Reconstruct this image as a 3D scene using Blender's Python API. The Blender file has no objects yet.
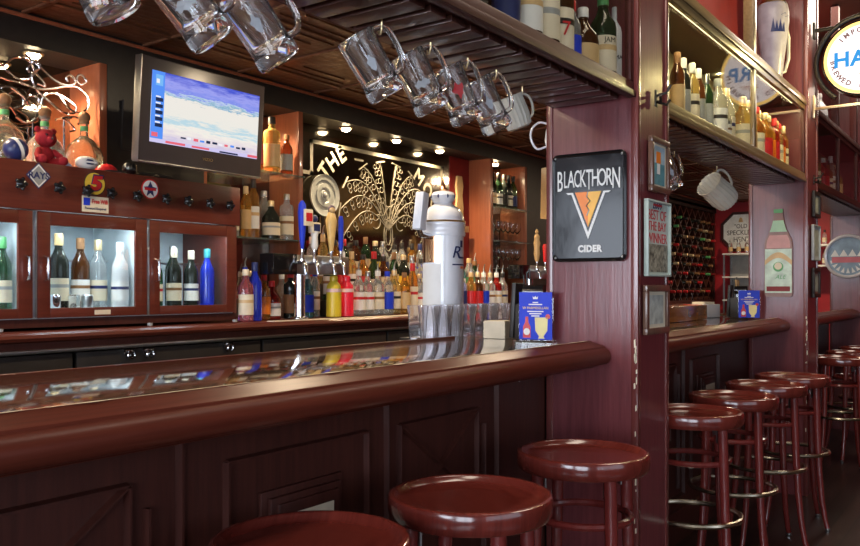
import bpy, bmesh, math, random
from mathutils import Matrix, Vector
random.seed(7)
PI = math.pi
S = bpy.context.scene
COL = S.collection
ORD = ['first', 'second', 'third', 'fourth', 'fifth', 'sixth', 'seventh', 'eighth', 'ninth', 'tenth', 'eleventh',
       'twelfth', 'thirteenth', 'fourteenth', 'fifteenth', 'sixteenth', 'seventeenth', 'eighteenth', 'nineteenth', 'twentieth']

# ------------------------------------------------------------------ materials
def newmat(name):
    m = bpy.data.materials.new(name); m.use_nodes = True
    nt = m.node_tree; nt.nodes.clear()
    out = nt.nodes.new('ShaderNodeOutputMaterial')
    return m, nt, out
def pbsdf(nt, out, col=(.5, .5, .5), rough=.5, metal=0., coat=0., trans=0., ior=1.45, spec=.5, emit=None, es=0.):
    b = nt.nodes.new('ShaderNodeBsdfPrincipled')
    b.inputs['Base Color'].default_value = (*col, 1)
    b.inputs['Roughness'].default_value = rough
    b.inputs['Metallic'].default_value = metal
    b.inputs['Coat Weight'].default_value = coat
    b.inputs['Coat Roughness'].default_value = .08
    b.inputs['Transmission Weight'].default_value = trans
    b.inputs['IOR'].default_value = ior
    b.inputs['Specular IOR Level'].default_value = spec
    if emit:
        b.inputs['Emission Color'].default_value = (*emit, 1)
        b.inputs['Emission Strength'].default_value = es
    nt.links.new(b.outputs[0], out.inputs[0])
    return b
def M(name, col, rough=.5, metal=0., coat=0., trans=0., ior=1.45, spec=.5, emit=None, es=0., vary=.12, vscale=18., bump=0.):
    m, nt, out = newmat(name)
    b = pbsdf(nt, out, col, rough, metal, coat, trans, ior, spec, emit, es)
    if vary or bump:
        tc = nt.nodes.new('ShaderNodeTexCoord'); n = nt.nodes.new('ShaderNodeTexNoise')
        n.inputs['Scale'].default_value = vscale; n.inputs['Detail'].default_value = 5
        nt.links.new(tc.outputs['Object'], n.inputs['Vector'])
        if vary:
            r = nt.nodes.new('ShaderNodeValToRGB')
            r.color_ramp.elements[0].position = .3; r.color_ramp.elements[1].position = .7
            r.color_ramp.elements[0].color = (*[c*(1-vary) for c in col], 1)
            r.color_ramp.elements[1].color = (*[min(1, c*(1+vary)) for c in col], 1)
            nt.links.new(n.outputs['Fac'], r.inputs['Fac']); nt.links.new(r.outputs[0], b.inputs['Base Color'])
        if bump:
            bp = nt.nodes.new('ShaderNodeBump'); bp.inputs['Strength'].default_value = bump; bp.inputs['Distance'].default_value = .004
            nt.links.new(n.outputs['Fac'], bp.inputs['Height']); nt.links.new(bp.outputs[0], b.inputs['Normal'])
    return m
def wood(name, c1, c2, rough=.3, stretch=(1.5, 30, 30), coat=.3, bump=.12, scale=3., spec=.5):
    m, nt, out = newmat(name)
    b = pbsdf(nt, out, c1, rough, 0, coat, spec=spec)
    tc = nt.nodes.new('ShaderNodeTexCoord'); mp = nt.nodes.new('ShaderNodeMapping')
    mp.inputs['Scale'].default_value = stretch
    n = nt.nodes.new('ShaderNodeTexNoise'); n.inputs['Scale'].default_value = scale; n.inputs['Detail'].default_value = 8
    n.inputs['Roughness'].default_value = .65
    r = nt.nodes.new('ShaderNodeValToRGB')
    r.color_ramp.elements[0].position = .3; r.color_ramp.elements[0].color = (*c1, 1)
    r.color_ramp.elements[1].position = .72; r.color_ramp.elements[1].color = (*c2, 1)
    nt.links.new(tc.outputs['Object'], mp.inputs[0]); nt.links.new(mp.outputs[0], n.inputs['Vector'])
    nt.links.new(n.outputs['Fac'], r.inputs['Fac']); nt.links.new(r.outputs[0], b.inputs['Base Color'])
    if bump:
        bp = nt.nodes.new('ShaderNodeBump'); bp.inputs['Strength'].default_value = bump; bp.inputs['Distance'].default_value = .003
        nt.links.new(n.outputs['Fac'], bp.inputs['Height']); nt.links.new(bp.outputs[0], b.inputs['Normal'])
        nt.links.new(bp.outputs[0], b.inputs['Coat Normal'])
    return m
def panemat(name, tint=(1, 1, 1), k=1., ior=1.5):
    m, nt, out = newmat(name)
    t = nt.nodes.new('ShaderNodeBsdfTransparent'); t.inputs[0].default_value = (*tint, 1)
    g = nt.nodes.new('ShaderNodeBsdfGlossy'); g.inputs['Roughness'].default_value = .015
    f = nt.nodes.new('ShaderNodeFresnel'); ge = nt.nodes.new('ShaderNodeNewGeometry')
    io = nt.nodes.new('ShaderNodeMath'); io.operation = 'MULTIPLY_ADD'; io.inputs[1].default_value = 1/ior-ior; io.inputs[2].default_value = ior
    nt.links.new(ge.outputs['Backfacing'], io.inputs[0]); nt.links.new(io.outputs[0], f.inputs[0])
    mu = nt.nodes.new('ShaderNodeMath'); mu.operation = 'MULTIPLY'; mu.inputs[1].default_value = k
    mx = nt.nodes.new('ShaderNodeMixShader')
    nt.links.new(f.outputs[0], mu.inputs[0]); nt.links.new(mu.outputs[0], mx.inputs[0])
    nt.links.new(t.outputs[0], mx.inputs[1]); nt.links.new(g.outputs[0], mx.inputs[2]); nt.links.new(mx.outputs[0], out.inputs[0])
    return m
def emitmat(name, col, s):
    m, nt, out = newmat(name)
    e = nt.nodes.new('ShaderNodeEmission'); e.inputs[0].default_value = (*col, 1); e.inputs[1].default_value = s
    nt.links.new(e.outputs[0], out.inputs[0]); return m

W_PANEL = wood('panel wood', (.042, .012, .009), (.075, .021, .015), .40, (20, 20, 1.2), .05, .1, spec=.35)
W_RAIL = wood('rail wood', (.085, .017, .010), (.13, .028, .016), .34, (1.2, 25, 25), .0, .05, spec=.22)
W_PILLAR = wood('pillar wood', (.115, .023, .027), (.20, .048, .054), .32, (22, 22, 1.3), .3, .22)
W_TRIM = wood('trim wood', (.12, .026, .024), (.18, .045, .04), .26, (25, 25, 1.5), .6, .1)
W_SEAT = wood('seat wood', (.10, .014, .010), (.17, .028, .02), .2, (3, 40, 3), .8, .03)
W_LEG = wood('stool leg wood', (.13, .016, .014), (.20, .03, .025), .25, (20, 20, 2), .6, .03)
W_SHELF = wood('overhead shelf wood', (.045, .010, .008), (.075, .018, .014), .45, (2, 20, 20), .05, .06, spec=.25)
W_SLAT = wood('slat wood', (.045, .014, .010), (.085, .028, .018), .35, (20, 2, 20), .3, .06)
W_OLIVE = wood('glow tinted lining', (.26, .21, .09), (.36, .30, .14), .5, (15, 15, 2), .1, .06)  # olive tone carries the yellow glow inside the cabinets in its colour
W_NICHE = wood('niche wood', (.26, .07, .03), (.36, .11, .05), .35, (20, 20, 1.5), .4, .06)
W_COOLER = wood('cooler wood', (.10, .020, .012), (.15, .032, .018), .3, (1.5, 20, 20), .4, .05)
W_TAN = wood('tan wood', (.45, .28, .12), (.6, .40, .2), .45, (12, 12, 1.5), .1, .05)
BLACK = M('black paint', (.020, .016, .014), .45, vary=.2)
BLACKGLOSS = M('black gloss', (.008, .008, .009), .12, coat=.5, vary=0)
CHROME = M('chrome', (.75, .75, .78), .12, 1., vary=.05)
STEEL = M('brushed steel', (.5, .5, .5), .3, 1., vary=.08)
BRASS = M('brass', (.75, .58, .32), .28, 1., vary=.08)
COPPER = M('copper', (.75, .42, .22), .2, 1., vary=.08)
IRON = M('dark iron', (.05, .045, .04), .4, .8, vary=.2)
RINGMETAL = M('foot ring metal', (.62, .55, .42), .25, 1., vary=.12)
WHITE = M('white', (.8, .79, .77), .5, vary=.03)
CREAM = M('cream paper', (.75, .66, .5), .6, vary=.08)
PORCELAIN = M('porcelain', (.84, .87, .93), .12, coat=.5, vary=.03)
GOLD = M('gold line', (.80, .62, .36), .35, .6, vary=.1)
RED = M('red', (.55, .02, .025), .35, vary=.1)
DKRED = M('dark red', (.2, .012, .012), .5, vary=.1)
BLUE = M('blue', (.02, .05, .60), .45, vary=.08, spec=.25)
NAVY = M('navy', (.02, .03, .12), .35, vary=.1)
YELLOW = M('yellow', (.80, .55, .06), .35, vary=.08)
ORANGE = M('orange', (.85, .22, .02), .35, vary=.05)
GREEN = M('green', (.10, .35, .12), .4, vary=.12)
PALEGREEN = M('pale green', (.45, .60, .42), .4, vary=.1)
TAN = M('tan', (.62, .42, .2), .4, vary=.1)
GREY = M('grey', (.32, .33, .33), .4, vary=.1)
WALLRED = M('red wall paint', (.40, .012, .018), .55, vary=.12, vscale=4)
WALLDARK = M('dark wall paint', (.10, .045, .035), .6, vary=.15, vscale=3)
CEILDARK = M('upper ceiling paint', (.20, .14, .09), .6, vary=.1, vscale=3)
PLUSH = M('red plush', (.30, .010, .018), .9, vary=.2, vscale=60, bump=.5)
MIRROR = M('mirror glass', (.30, .27, .23), .03, 1., vary=0)
DARKMIRROR = M('smoked mirror', (.24, .21, .17), .10, 1., vary=.25, vscale=8)
PINT = M('pint glass', (.97, .97, 1.), .05, trans=.955, ior=1.28, vary=0)
MUG = M('mug glass', (.98, .99, 1), .015, trans=.982, ior=1.45, vary=0)
GLASS = M('clear glass', (1, 1, 1), .015, trans=1., ior=1.45, vary=0)
GLASSGREEN = M('glass shelf', (.75, .93, .86), .03, trans=.9, ior=1.45, vary=0)
PANE = panemat('pane')
PANE2 = panemat('cooler pane', (.95, .98, .98), .6)
PANEBAY = panemat('cabinet pane', (.96, .96, .93), .55)
BULB = emitmat('warm bulb', (1, .78, .48), 55.)
TUBE = emitmat('cool tube', (.80, .93, 1.), 4.)
def glassm(n, c, t=.85): return M(n, c, .06, trans=t, ior=1.42, vary=0, coat=.3)
etchcol = (.20, .175, .125)
SIGNBLACK = M('black enamel', (.010, .010, .013), .14, spec=.30, vary=0, vscale=7., bump=.35)
G = dict(clear=glassm('clear bottle glass', (.92, .94, .93)), amber=glassm('amber spirit', (.80, .36, .06)),
         gold=glassm('gold spirit', (.95, .70, .25)), brown=glassm('brown glass', (.22, .07, .02)),
         green=glassm('green glass', (.045, .13, .055)), dark=glassm('dark glass', (.02, .025, .02), .3),
         blue=glassm('blue glass', (.03, .06, .75), .5), red=glassm('red spirit', (.75, .04, .03)),
         teal=glassm('teal glass', (.15, .50, .60)), frosted=M('frosted glass', (.75, .76, .78), .45, trans=.35, vary=.05),
         white=M('milk white glass', (.85, .85, .86), .2, vary=.03), palegold=glassm('pale gold spirit', (.95, .86, .62), .9), orange=glassm('orange spirit', (.95, .45, .05)),
         pink=glassm('pink spirit', (.9, .3, .35)))
L = dict(white=WHITE, cream=CREAM, red=RED, blue=BLUE, black=BLACK, yellow=YELLOW, green=GREEN, gold=GOLD, navy=NAVY,
         tan=TAN, grey=GREY, orange=ORANGE, silver=STEEL, brown=M('cork brown', (.25, .12, .05), .7), teal=M('teal', (.05, .35, .4), .4))

# ------------------------------------------------------------------ mesh helpers
def box(bm, x0, x1, y0, y1, z0, z1, bev=0., mat=None):
    r = bmesh.ops.create_cube(bm, size=1.)
    v = r['verts']
    for p in v:
        p.co = Vector(((x0+x1)/2 + p.co.x*(x1-x0), (y0+y1)/2 + p.co.y*(y1-y0), (z0+z1)/2 + p.co.z*(z1-z0)))
    if mat is not None: bmesh.ops.transform(bm, matrix=mat, verts=v)
    if bev:
        es = list({e for p in v for e in p.link_edges})
        bmesh.ops.bevel(bm, geom=es, offset=bev, segments=2, affect='EDGES', profile=.6)
    return bm
def lathe(bm, prof, seg=24, mat=None, cap0=True, cap1=True):
    rings = []
    for r, z in prof:
        ring = []
        for i in range(seg):
            a = 2*PI*i/seg
            co = Vector((r*math.cos(a), r*math.sin(a), z))
            if mat is not None: co = mat @ co
            ring.append(bm.verts.new(co))
        rings.append(ring)
    for a, b in zip(rings, rings[1:]):
        for i in range(seg):
            j = (i+1) % seg
            bm.faces.new((a[i], a[j], b[j], b[i]))
    if cap0: bm.faces.new(rings[0][::-1])
    if cap1: bm.faces.new(rings[-1])
    return bm
def tube(bm, pts, r, seg=8, closed=False, ends=True):
    pts = [Vector(p) for p in pts]; n = len(pts)
    rad = r if isinstance(r, (list, tuple)) else [r]*n
    rings = []; up = None
    for i, p in enumerate(pts):
        if closed: t = pts[(i+1) % n]-pts[i-1]
        else: t = pts[min(i+1, n-1)]-pts[max(i-1, 0)]
        t.normalize()
        if up is None:
            up = Vector((0, 0, 1)) if abs(t.z) < .9 else Vector((1, 0, 0))
        a = up-t*up.dot(t)
        if a.length < 1e-4: a = t.orthogonal()
        a.normalize(); up = a; b = t.cross(a)
        rings.append([bm.verts.new(p+(a*math.cos(2*PI*k/seg)+b*math.sin(2*PI*k/seg))*rad[i]) for k in range(seg)])
    m = n if closed else n-1
    for i in range(m):
        A, B = rings[i], rings[(i+1) % n]
        for k in range(seg):
            j = (k+1) % seg
            bm.faces.new((A[k], A[j], B[j], B[k]))
    if ends and not closed:
        bm.faces.new(rings[0][::-1]); bm.faces.new(rings[-1])
    return bm
def smooth3(P, n=5):
    o = []; P = [Vector(p) for p in P]
    for i in range(len(P)-1):
        p0, p1, p2, p3 = P[max(i-1, 0)], P[i], P[i+1], P[min(i+2, len(P)-1)]
        for k in range(n):
            u = k/n
            o.append(.5*(2*p1+(p2-p0)*u+(2*p0-5*p1+4*p2-p3)*u*u+(3*p1-p0-3*p2+p3)*u**3))
    return o+[P[-1]]
def prism(bm, pts, a0, a1, axis='X'):
    def mk(p, a):
        if axis == 'X': return (a, p[0], p[1])
        if axis == 'Y': return (p[0], a, p[1])
        return (p[0], p[1], a)
    A = [bm.verts.new(mk(p, a0)) for p in pts]; B = [bm.verts.new(mk(p, a1)) for p in pts]
    n = len(pts)
    for i in range(n):
        j = (i+1) % n
        bm.faces.new((A[i], A[j], B[j], B[i]))
    bm.faces.new(A[::-1]); bm.faces.new(B)
    bmesh.ops.recalc_face_normals(bm, faces=bm.faces[:])
    return bm
def FX(x, y, z): return Matrix(((0, 0, -1, x), (-1, 0, 0, y), (0, 1, 0, z), (0, 0, 0, 1)))    # sign plane that faces -X
def FY(x, y, z): return Matrix(((1, 0, 0, x), (0, 0, -1, y), (0, 1, 0, z), (0, 0, 0, 1)))     # sign plane that faces -Y
def flat(bm, pts, mat, t0=0., t1=.002):
    A = [bm.verts.new(mat @ Vector((p[0], p[1], t0))) for p in pts]
    B = [bm.verts.new(mat @ Vector((p[0], p[1], t1))) for p in pts]
    n = len(pts)
    for i in range(n):
        j = (i+1) % n
        bm.faces.new((A[i], A[j], B[j], B[i]))
    bm.faces.new(A[::-1]); bm.faces.new(B)
    return bm
def rrect(w, h, r=.01, n=4):
    o = []
    for cx, cy, a in ((w/2-r, h/2-r, 0), (-w/2+r, h/2-r, 90), (-w/2+r, -h/2+r, 180), (w/2-r, -h/2+r, 270)):
        for i in range(n+1):
            t = math.radians(a+90*i/n); o.append((cx+r*math.cos(t), cy+r*math.sin(t)))
    return o
def circ(r, n=32, cx=0, cy=0): return [(cx+r*math.cos(2*PI*i/n), cy+r*math.sin(2*PI*i/n)) for i in range(n)]
def rectp(x0, x1, y0, y1): return [(x0, y0), (x1, y0), (x1, y1), (x0, y1)]
def sph(bm, c, r, sc=(1, 1, 1), u=16, v=10):
    bmesh.ops.create_uvsphere(bm, u_segments=u, v_segments=v, radius=1,
                              matrix=Matrix.Translation(c) @ Matrix.Diagonal((r*sc[0], r*sc[1], r*sc[2], 1)))
    return bm
def N(): return bmesh.new()
def mesh(name, bm, mat):
    bmesh.ops.recalc_face_normals(bm, faces=bm.faces[:])
    me = bpy.data.meshes.new(name); bm.to_mesh(me); bm.free()
    for p in me.polygons: p.use_smooth = True
    me.set_sharp_from_angle(angle=math.radians(38))
    me.materials.append(mat)
    return me
def textbm(body, size, mat, depth=.0015, sx=1., shear=0., align='CENTER', spacing=1., bold=0.):
    cu = bpy.data.curves.new('text', 'FONT'); cu.body = body; cu.size = size; cu.extrude = depth/2
    cu.align_x = align; cu.align_y = 'CENTER'; cu.shear = shear; cu.resolution_u = 3; cu.space_character = spacing; cu.offset = bold
    o = bpy.data.objects.new('text', cu)
    me = bpy.data.meshes.new_from_object(o)
    bm = bmesh.new(); bm.from_mesh(me)
    bpy.data.objects.remove(o); bpy.data.meshes.remove(me); bpy.data.curves.remove(cu)
    bmesh.ops.transform(bm, matrix=mat @ Matrix.Diagonal((sx, 1, 1, 1)), verts=bm.verts[:])
    return bm
def join(bm, other):
    me = bpy.data.meshes.new('tmp'); other.to_mesh(me); other.free(); bm.from_mesh(me); bpy.data.meshes.remove(me); return bm

def tag(o, label, cat, group=None):
    o['label'] = label; o['category'] = cat
    if group: o['group'] = group
    return o
class T:
    """One thing: an Empty at its base that parents its parts. Part meshes are given in world space (or local space when rot is used)."""
    def __init__(s, name, label, cat, loc=(0, 0, 0), rz=0., group=None, local=False, rot=None):
        s.o = bpy.data.objects.new(name, None); COL.objects.link(s.o); s.o.empty_display_size = .05
        s.o.location = loc; s.loc = Vector(loc); s.local = local
        s.o.rotation_euler = rot if rot else (0, 0, rz)
        tag(s.o, label, cat, group)
    def part(s, name, bm, mat, parent=None, label=None):
        if not s.local: bmesh.ops.translate(bm, vec=-s.loc, verts=bm.verts[:])
        o = bpy.data.objects.new(name, mesh(name, bm, mat)); COL.objects.link(o)
        o.parent = parent or s.o
        if label: o['label'] = label
        return o
def solo(name, bm, mat, label, cat, loc=(0, 0, 0), group=None):
    bmesh.ops.translate(bm, vec=-Vector(loc), verts=bm.verts[:])
    o = bpy.data.objects.new(name, mesh(name, bm, mat)); COL.objects.link(o); o.location = loc
    return tag(o, label, cat, group)
def struct(name, bm, mat, label=None, parent=None):
    o = bpy.data.objects.new(name, mesh(name, bm, mat)); COL.objects.link(o)
    if parent: o.parent = parent
    else: o['kind'] = 'structure'
    if label: o['label'] = label
    return o
def copy_tree(o, parent=None):
    c = o.copy(); COL.objects.link(c); c.parent = parent
    for ch in list(o.children): copy_tree(ch, c)
    return c

# ------------------------------------------------------------------ the frame of the place (metres; bar runs along +X, back bar towards +Y)
EYE = 1.26
PX = [(2.64, 2.94), (5.35, 5.67), (8.06, 8.38)]      # pillars
PY0, PY1 = 1.04, 1.385
BACK = 3.84; SOF = 3.55; SOFZ = 2.332; TIN = 2.475
XL, XR, YF = -3.2, 12.0, -3.2

# ------------------------------------------------------------------ shell
def plankmat():
    m, nt, out = newmat('dark plank floor')
    b = pbsdf(nt, out, (.02, .01, .01), .32, 0, .2)
    tc = nt.nodes.new('ShaderNodeTexCoord'); br = nt.nodes.new('ShaderNodeTexBrick')
    br.inputs['Color1'].default_value = (.030, .014, .011, 1); br.inputs['Color2'].default_value = (.018, .009, .008, 1)
    br.inputs['Mortar'].default_value = (.004, .003, .003, 1); br.inputs['Scale'].default_value = 1.
    br.inputs['Mortar Size'].default_value = .004; br.inputs['Brick Width'].default_value = 1.2; br.inputs['Row Height'].default_value = .09
    nt.links.new(tc.outputs['Object'], br.inputs['Vector']); nt.links.new(br.outputs[0], b.inputs['Base Color'])
    return m
struct('floor', box(N(), XL, XR, YF, BACK, -.1, 0), plankmat())
def tinmat():
    m, nt, out = newmat('pressed tin')
    b = pbsdf(nt, out, (.16, .07, .035), .42, .55)
    tc = nt.nodes.new('ShaderNodeTexCoord'); mp = nt.nodes.new('ShaderNodeMapping'); mp.inputs['Scale'].default_value = (8, 8, 8)
    v = nt.nodes.new('ShaderNodeTexVoronoi'); v.inputs['Scale'].default_value = 2.2; v.inputs['Randomness'].default_value = .35
    w = nt.nodes.new('ShaderNodeTexNoise'); w.inputs['Scale'].default_value = 3.
    ad = nt.nodes.new('ShaderNodeMath'); ad.operation = 'ADD'
    r = nt.nodes.new('ShaderNodeValToRGB'); r.color_ramp.elements[0].color = (.15, .06, .03, 1); r.color_ramp.elements[1].color = (.23, .10, .05, 1)
    nt.links.new(tc.outputs['Object'], mp.inputs[0]); nt.links.new(mp.outputs[0], v.inputs['Vector']); nt.links.new(mp.outputs[0], w.inputs['Vector'])
    nt.links.new(v.outputs['Distance'], ad.inputs[0]); nt.links.new(w.outputs['Fac'], ad.inputs[1])
    nt.links.new(w.outputs['Fac'], r.inputs['Fac']); nt.links.new(r.outputs[0], b.inputs['Base Color'])
    bp = nt.nodes.new('ShaderNodeBump'); bp.inputs['Strength'].default_value = .35; bp.inputs['Distance'].default_value = .012
    nt.links.new(ad.outputs[0], bp.inputs['Height']); nt.links.new(bp.outputs[0], b.inputs['Normal'])
    return m
TINM = tinmat()
bm = box(N(), XL, XR, 1.36, SOF, TIN, TIN+.06)
k = -3.0
while k < XR:                                         # raised seams of the pressed panels
    box(bm, k-.012, k+.012, 1.36, SOF, TIN-.012, TIN, .004); k += .61
for y in (1.50, 2.11, 2.72, 3.33): box(bm, XL, XR, y-.012, y+.012, TIN-.012, TIN, .004)
k = -2.9
while k < XR:                                         # raised square fields
    for y in (1.56, 2.17, 2.78):
        for f in (.06, .14):
            for a in (box(N(), k+f-.1, k+.61-f-.1, y+f-.06, y+f-.05, TIN-.008, TIN), box(N(), k+f-.1, k+.61-f-.1, y+.54-f, y+.55-f, TIN-.008, TIN)):
                join(bm, a)
    k += .61
struct('ceiling', bm, TINM)
struct('ceiling_upper', box(N(), XL, XR, YF, 1.36, 3.3, 3.4), CEILDARK)
struct('trim_1', box(N(), XL, XR, SOF, BACK, SOFZ, TIN+.06), BLACK)
struct('trim_2', box(N(), XL, XR, SOF-.012, SOF+.0, TIN-.03, TIN-.013, .003), W_NICHE)
struct('wall_header', box(N(), XL, XR, 1.36, 1.42, 2.40, 3.4), DKRED)
struct('wall_back', box(N(), XL, XR, BACK, BACK+.1, 0, 3.4), WALLDARK)
struct('wall_end', box(N(), XR, XR+.1, YF, BACK, 0, 3.4), WALLRED)
bm = N()
for x0, x1, z0, z1 in ((XL, XR, 0, .8), (XL, XR, 2.6, 3.4), (XL, -1.6, .8, 2.6), (2.6, XR, .8, 2.6)): box(bm, x0, x1, YF-.1, YF, z0, z1)
struct('wall_front', bm, WALLDARK)
bm = N(); f = .05
for a in ((-1.6, 2.6, .8, .85), (-1.6, 2.6, 2.55, 2.6), (-1.6, -1.55, .85, 2.55), (2.55, 2.6, .85, 2.55), (.47, .53, .85, 2.55)): box(bm, a[0], a[1], YF-.08, YF-.02, a[2], a[3])
w = struct('window_3', bm, W_PANEL); struct('pane', box(N(), -1.55, 2.55, YF-.055, YF-.049, .85, 2.55), PANE, parent=w)  # window added to bring fill light onto the bar front
bm = N()
for y0, y1, z0, z1 in ((YF, BACK, 0, .6), (YF, BACK, 2.4, 3.4), (YF, -2.6, .6, 2.4), (-.25, .15, .6, 2.4), (3.72, BACK, .6, 2.4)):
    box(bm, XL-.1, XL, y0, y1, z0, z1)
struct('wall_left', bm, WALLDARK)
for i, (y0, y1) in enumerate(((-2.6, -.25), (.15, 3.72))):
    bm = N(); f = .05
    box(bm, XL-.08, XL-.02, y0, y1, .6, .6+f); box(bm, XL-.08, XL-.02, y0, y1, 2.4-f, 2.4)
    box(bm, XL-.08, XL-.02, y0, y0+f, .6, 2.4); box(bm, XL-.08, XL-.02, y1-f, y1, .6, 2.4)
    box(bm, XL-.08, XL-.02, (y0+y1)/2-.02, (y0+y1)/2+.02, .6, 2.4)
    w = struct('window_%d' % (i+1), bm, W_PANEL)
    struct('pane', box(N(), XL-.055, XL-.049, y0+f, y1-f, .65, 2.35), PANE, parent=w)

# pillars
for i, (x0, x1) in enumerate(PX):
    bm = box(N(), x0+.006, x1-.006, PY0+.006, PY1-.006, 0, 3.3)
    p = struct('pillar', bm, W_PILLAR, ['red wood pillar carrying the black cider sign', 'red wood pillar carrying the bottle shaped sign',
                                        'red wood pillar carrying the round chrome sign'][i])
    for sx in (0, 1):
        for sy in (0, 1):
            xa = x0 if sx == 0 else x1-.026; ya = PY0 if sy == 0 else PY1-.026
            struct('corner_trim', box(N(), xa, xa+.026, ya, ya+.026, 0, 3.3, .005), W_TRIM, parent=p)
    # chipped paint on the front corner
    bm = N(); rr = random.Random(i)
    for _ in range(20 if i < 2 else 0):
        z = rr.uniform(.80, 1.10) if rr.random() < .75 else rr.uniform(.4, .8); h = rr.uniform(.003, .016); w = rr.uniform(.002, .006)
        y = PY0+rr.uniform(.002, .012)
        flat(bm, [(-w/2, -h), (w/2, -h*.6), (w*.3, h), (-w*.6, h*.7)], FX(x0+.0005, y, z), 0, .0012)
    if i < 2: struct('chipped_paint', bm, CREAM, parent=p)
# partitions and panels of the back bar
for x in (2.285, 3.608, 5.829, 6.407):
    struct('trim_3' if x < 3 else 'trim_4' if x < 5 else 'trim_5' if x < 6 else 'trim_6',
           box(N(), x-.04, x, SOF, BACK, 1.775 if x < 3 else 1.086, SOFZ, .003), W_NICHE)
struct('trim_7', box(N(), 2.286, 2.86, SOF, SOF+.02, 1.775, SOFZ), BLACK)
struct('trim_8', box(N(), 2.86, 2.88, SOF, BACK, 1.085, SOFZ), W_NICHE)
struct('trim_9', box(N(), 5.50, 5.788, 3.76, BACK, 1.085, SOFZ), DKRED)
struct('trim_10', box(N(), 6.408, 9.0, SOF, SOF+.02, 1.085, SOFZ), BLACK)
# ------------------------------------------------------------------ bar counters
def bartopmat():
    m, nt, out = newmat('lacquered bar top')
    b = pbsdf(nt, out, (.1, .05, .03), .07, .25, .8)
    tc = nt.nodes.new('ShaderNodeTexCoord'); mp = nt.nodes.new('ShaderNodeMapping'); mp.inputs['Scale'].default_value = (14, 45, 20)
    n = nt.nodes.new('ShaderNodeTexNoise'); n.inputs['Scale'].default_value = 4; n.inputs['Detail'].default_value = 6
    r = nt.nodes.new('ShaderNodeValToRGB'); r.color_ramp.elements[0].position = .38; r.color_ramp.elements[1].position = .62
    r.color_ramp.elements[0].color = (.06, .028, .016, 1); r.color_ramp.elements[1].color = (.34, .22, .15, 1)
    nt.links.new(tc.outputs['Object'], mp.inputs[0]); nt.links.new(mp.outputs[0], n.inputs['Vector'])
    nt.links.new(n.outputs['Fac'], r.inputs['Fac']); nt.links.new(r.outputs[0], b.inputs['Base Color'])
    bp = nt.nodes.new('ShaderNodeBump'); bp.inputs['Strength'].default_value = .025; bp.inputs['Distance'].default_value = .003
    nt.links.new(n.outputs['Fac'], bp.inputs['Height']); nt.links.new(bp.outputs[0], b.inputs['Coat Normal']); nt.links.new(bp.outputs[0], b.inputs['Normal'])
    b.inputs['Coat Roughness'].default_value = .03
    return m
BARTOP = bartopmat()
PANY = 1.39
RAIL = [(1.222, 1.069), (1.219, 1.075), (1.213, 1.0765), (1.205, 1.072), (1.164, 1.061), (1.160, 1.059), (1.158, 1.054), (1.150, 1.050), (1.143, 1.043), (1.138, 1.033), (1.137, 1.02), (1.141, 1.009),
        (1.150, 1.001), (1.165, .996), (1.19, .993), (1.20, .985), (1.36, .985), (1.36, 1.05), (1.222, 1.05)]
def vmould(bm, x0, z0, x1, z1, w=.011, d=.016, y=PANY):
    a = Vector((x0, 0, z0)); b = Vector((x1, 0, z1)); t = (b-a).normalized(); n = Vector((t.z, 0, -t.x))*w/2
    A = [a-n, b-n, b+n, a+n]
    lo = [bm.verts.new((p.x, y, p.z)) for p in A]; hi = [bm.verts.new((p.x*.0+q.x, y-d, q.z)) for p, q in zip(A, [a-n*.4, b-n*.4, b+n*.4, a+n*.4])]
    for i in range(4):
        j = (i+1) % 4; bm.faces.new((lo[i], lo[j], hi[j], hi[i]))
    bm.faces.new(hi)
def rmould(bm, x0, x1, z0, z1, w=.013, d=.016):
    for a in ((x0, z0, x1, z0), (x1, z0, x1, z1), (x1, z1, x0, z1), (x0, z1, x0, z0)): vmould(bm, *a, w=w, d=d)
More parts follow.
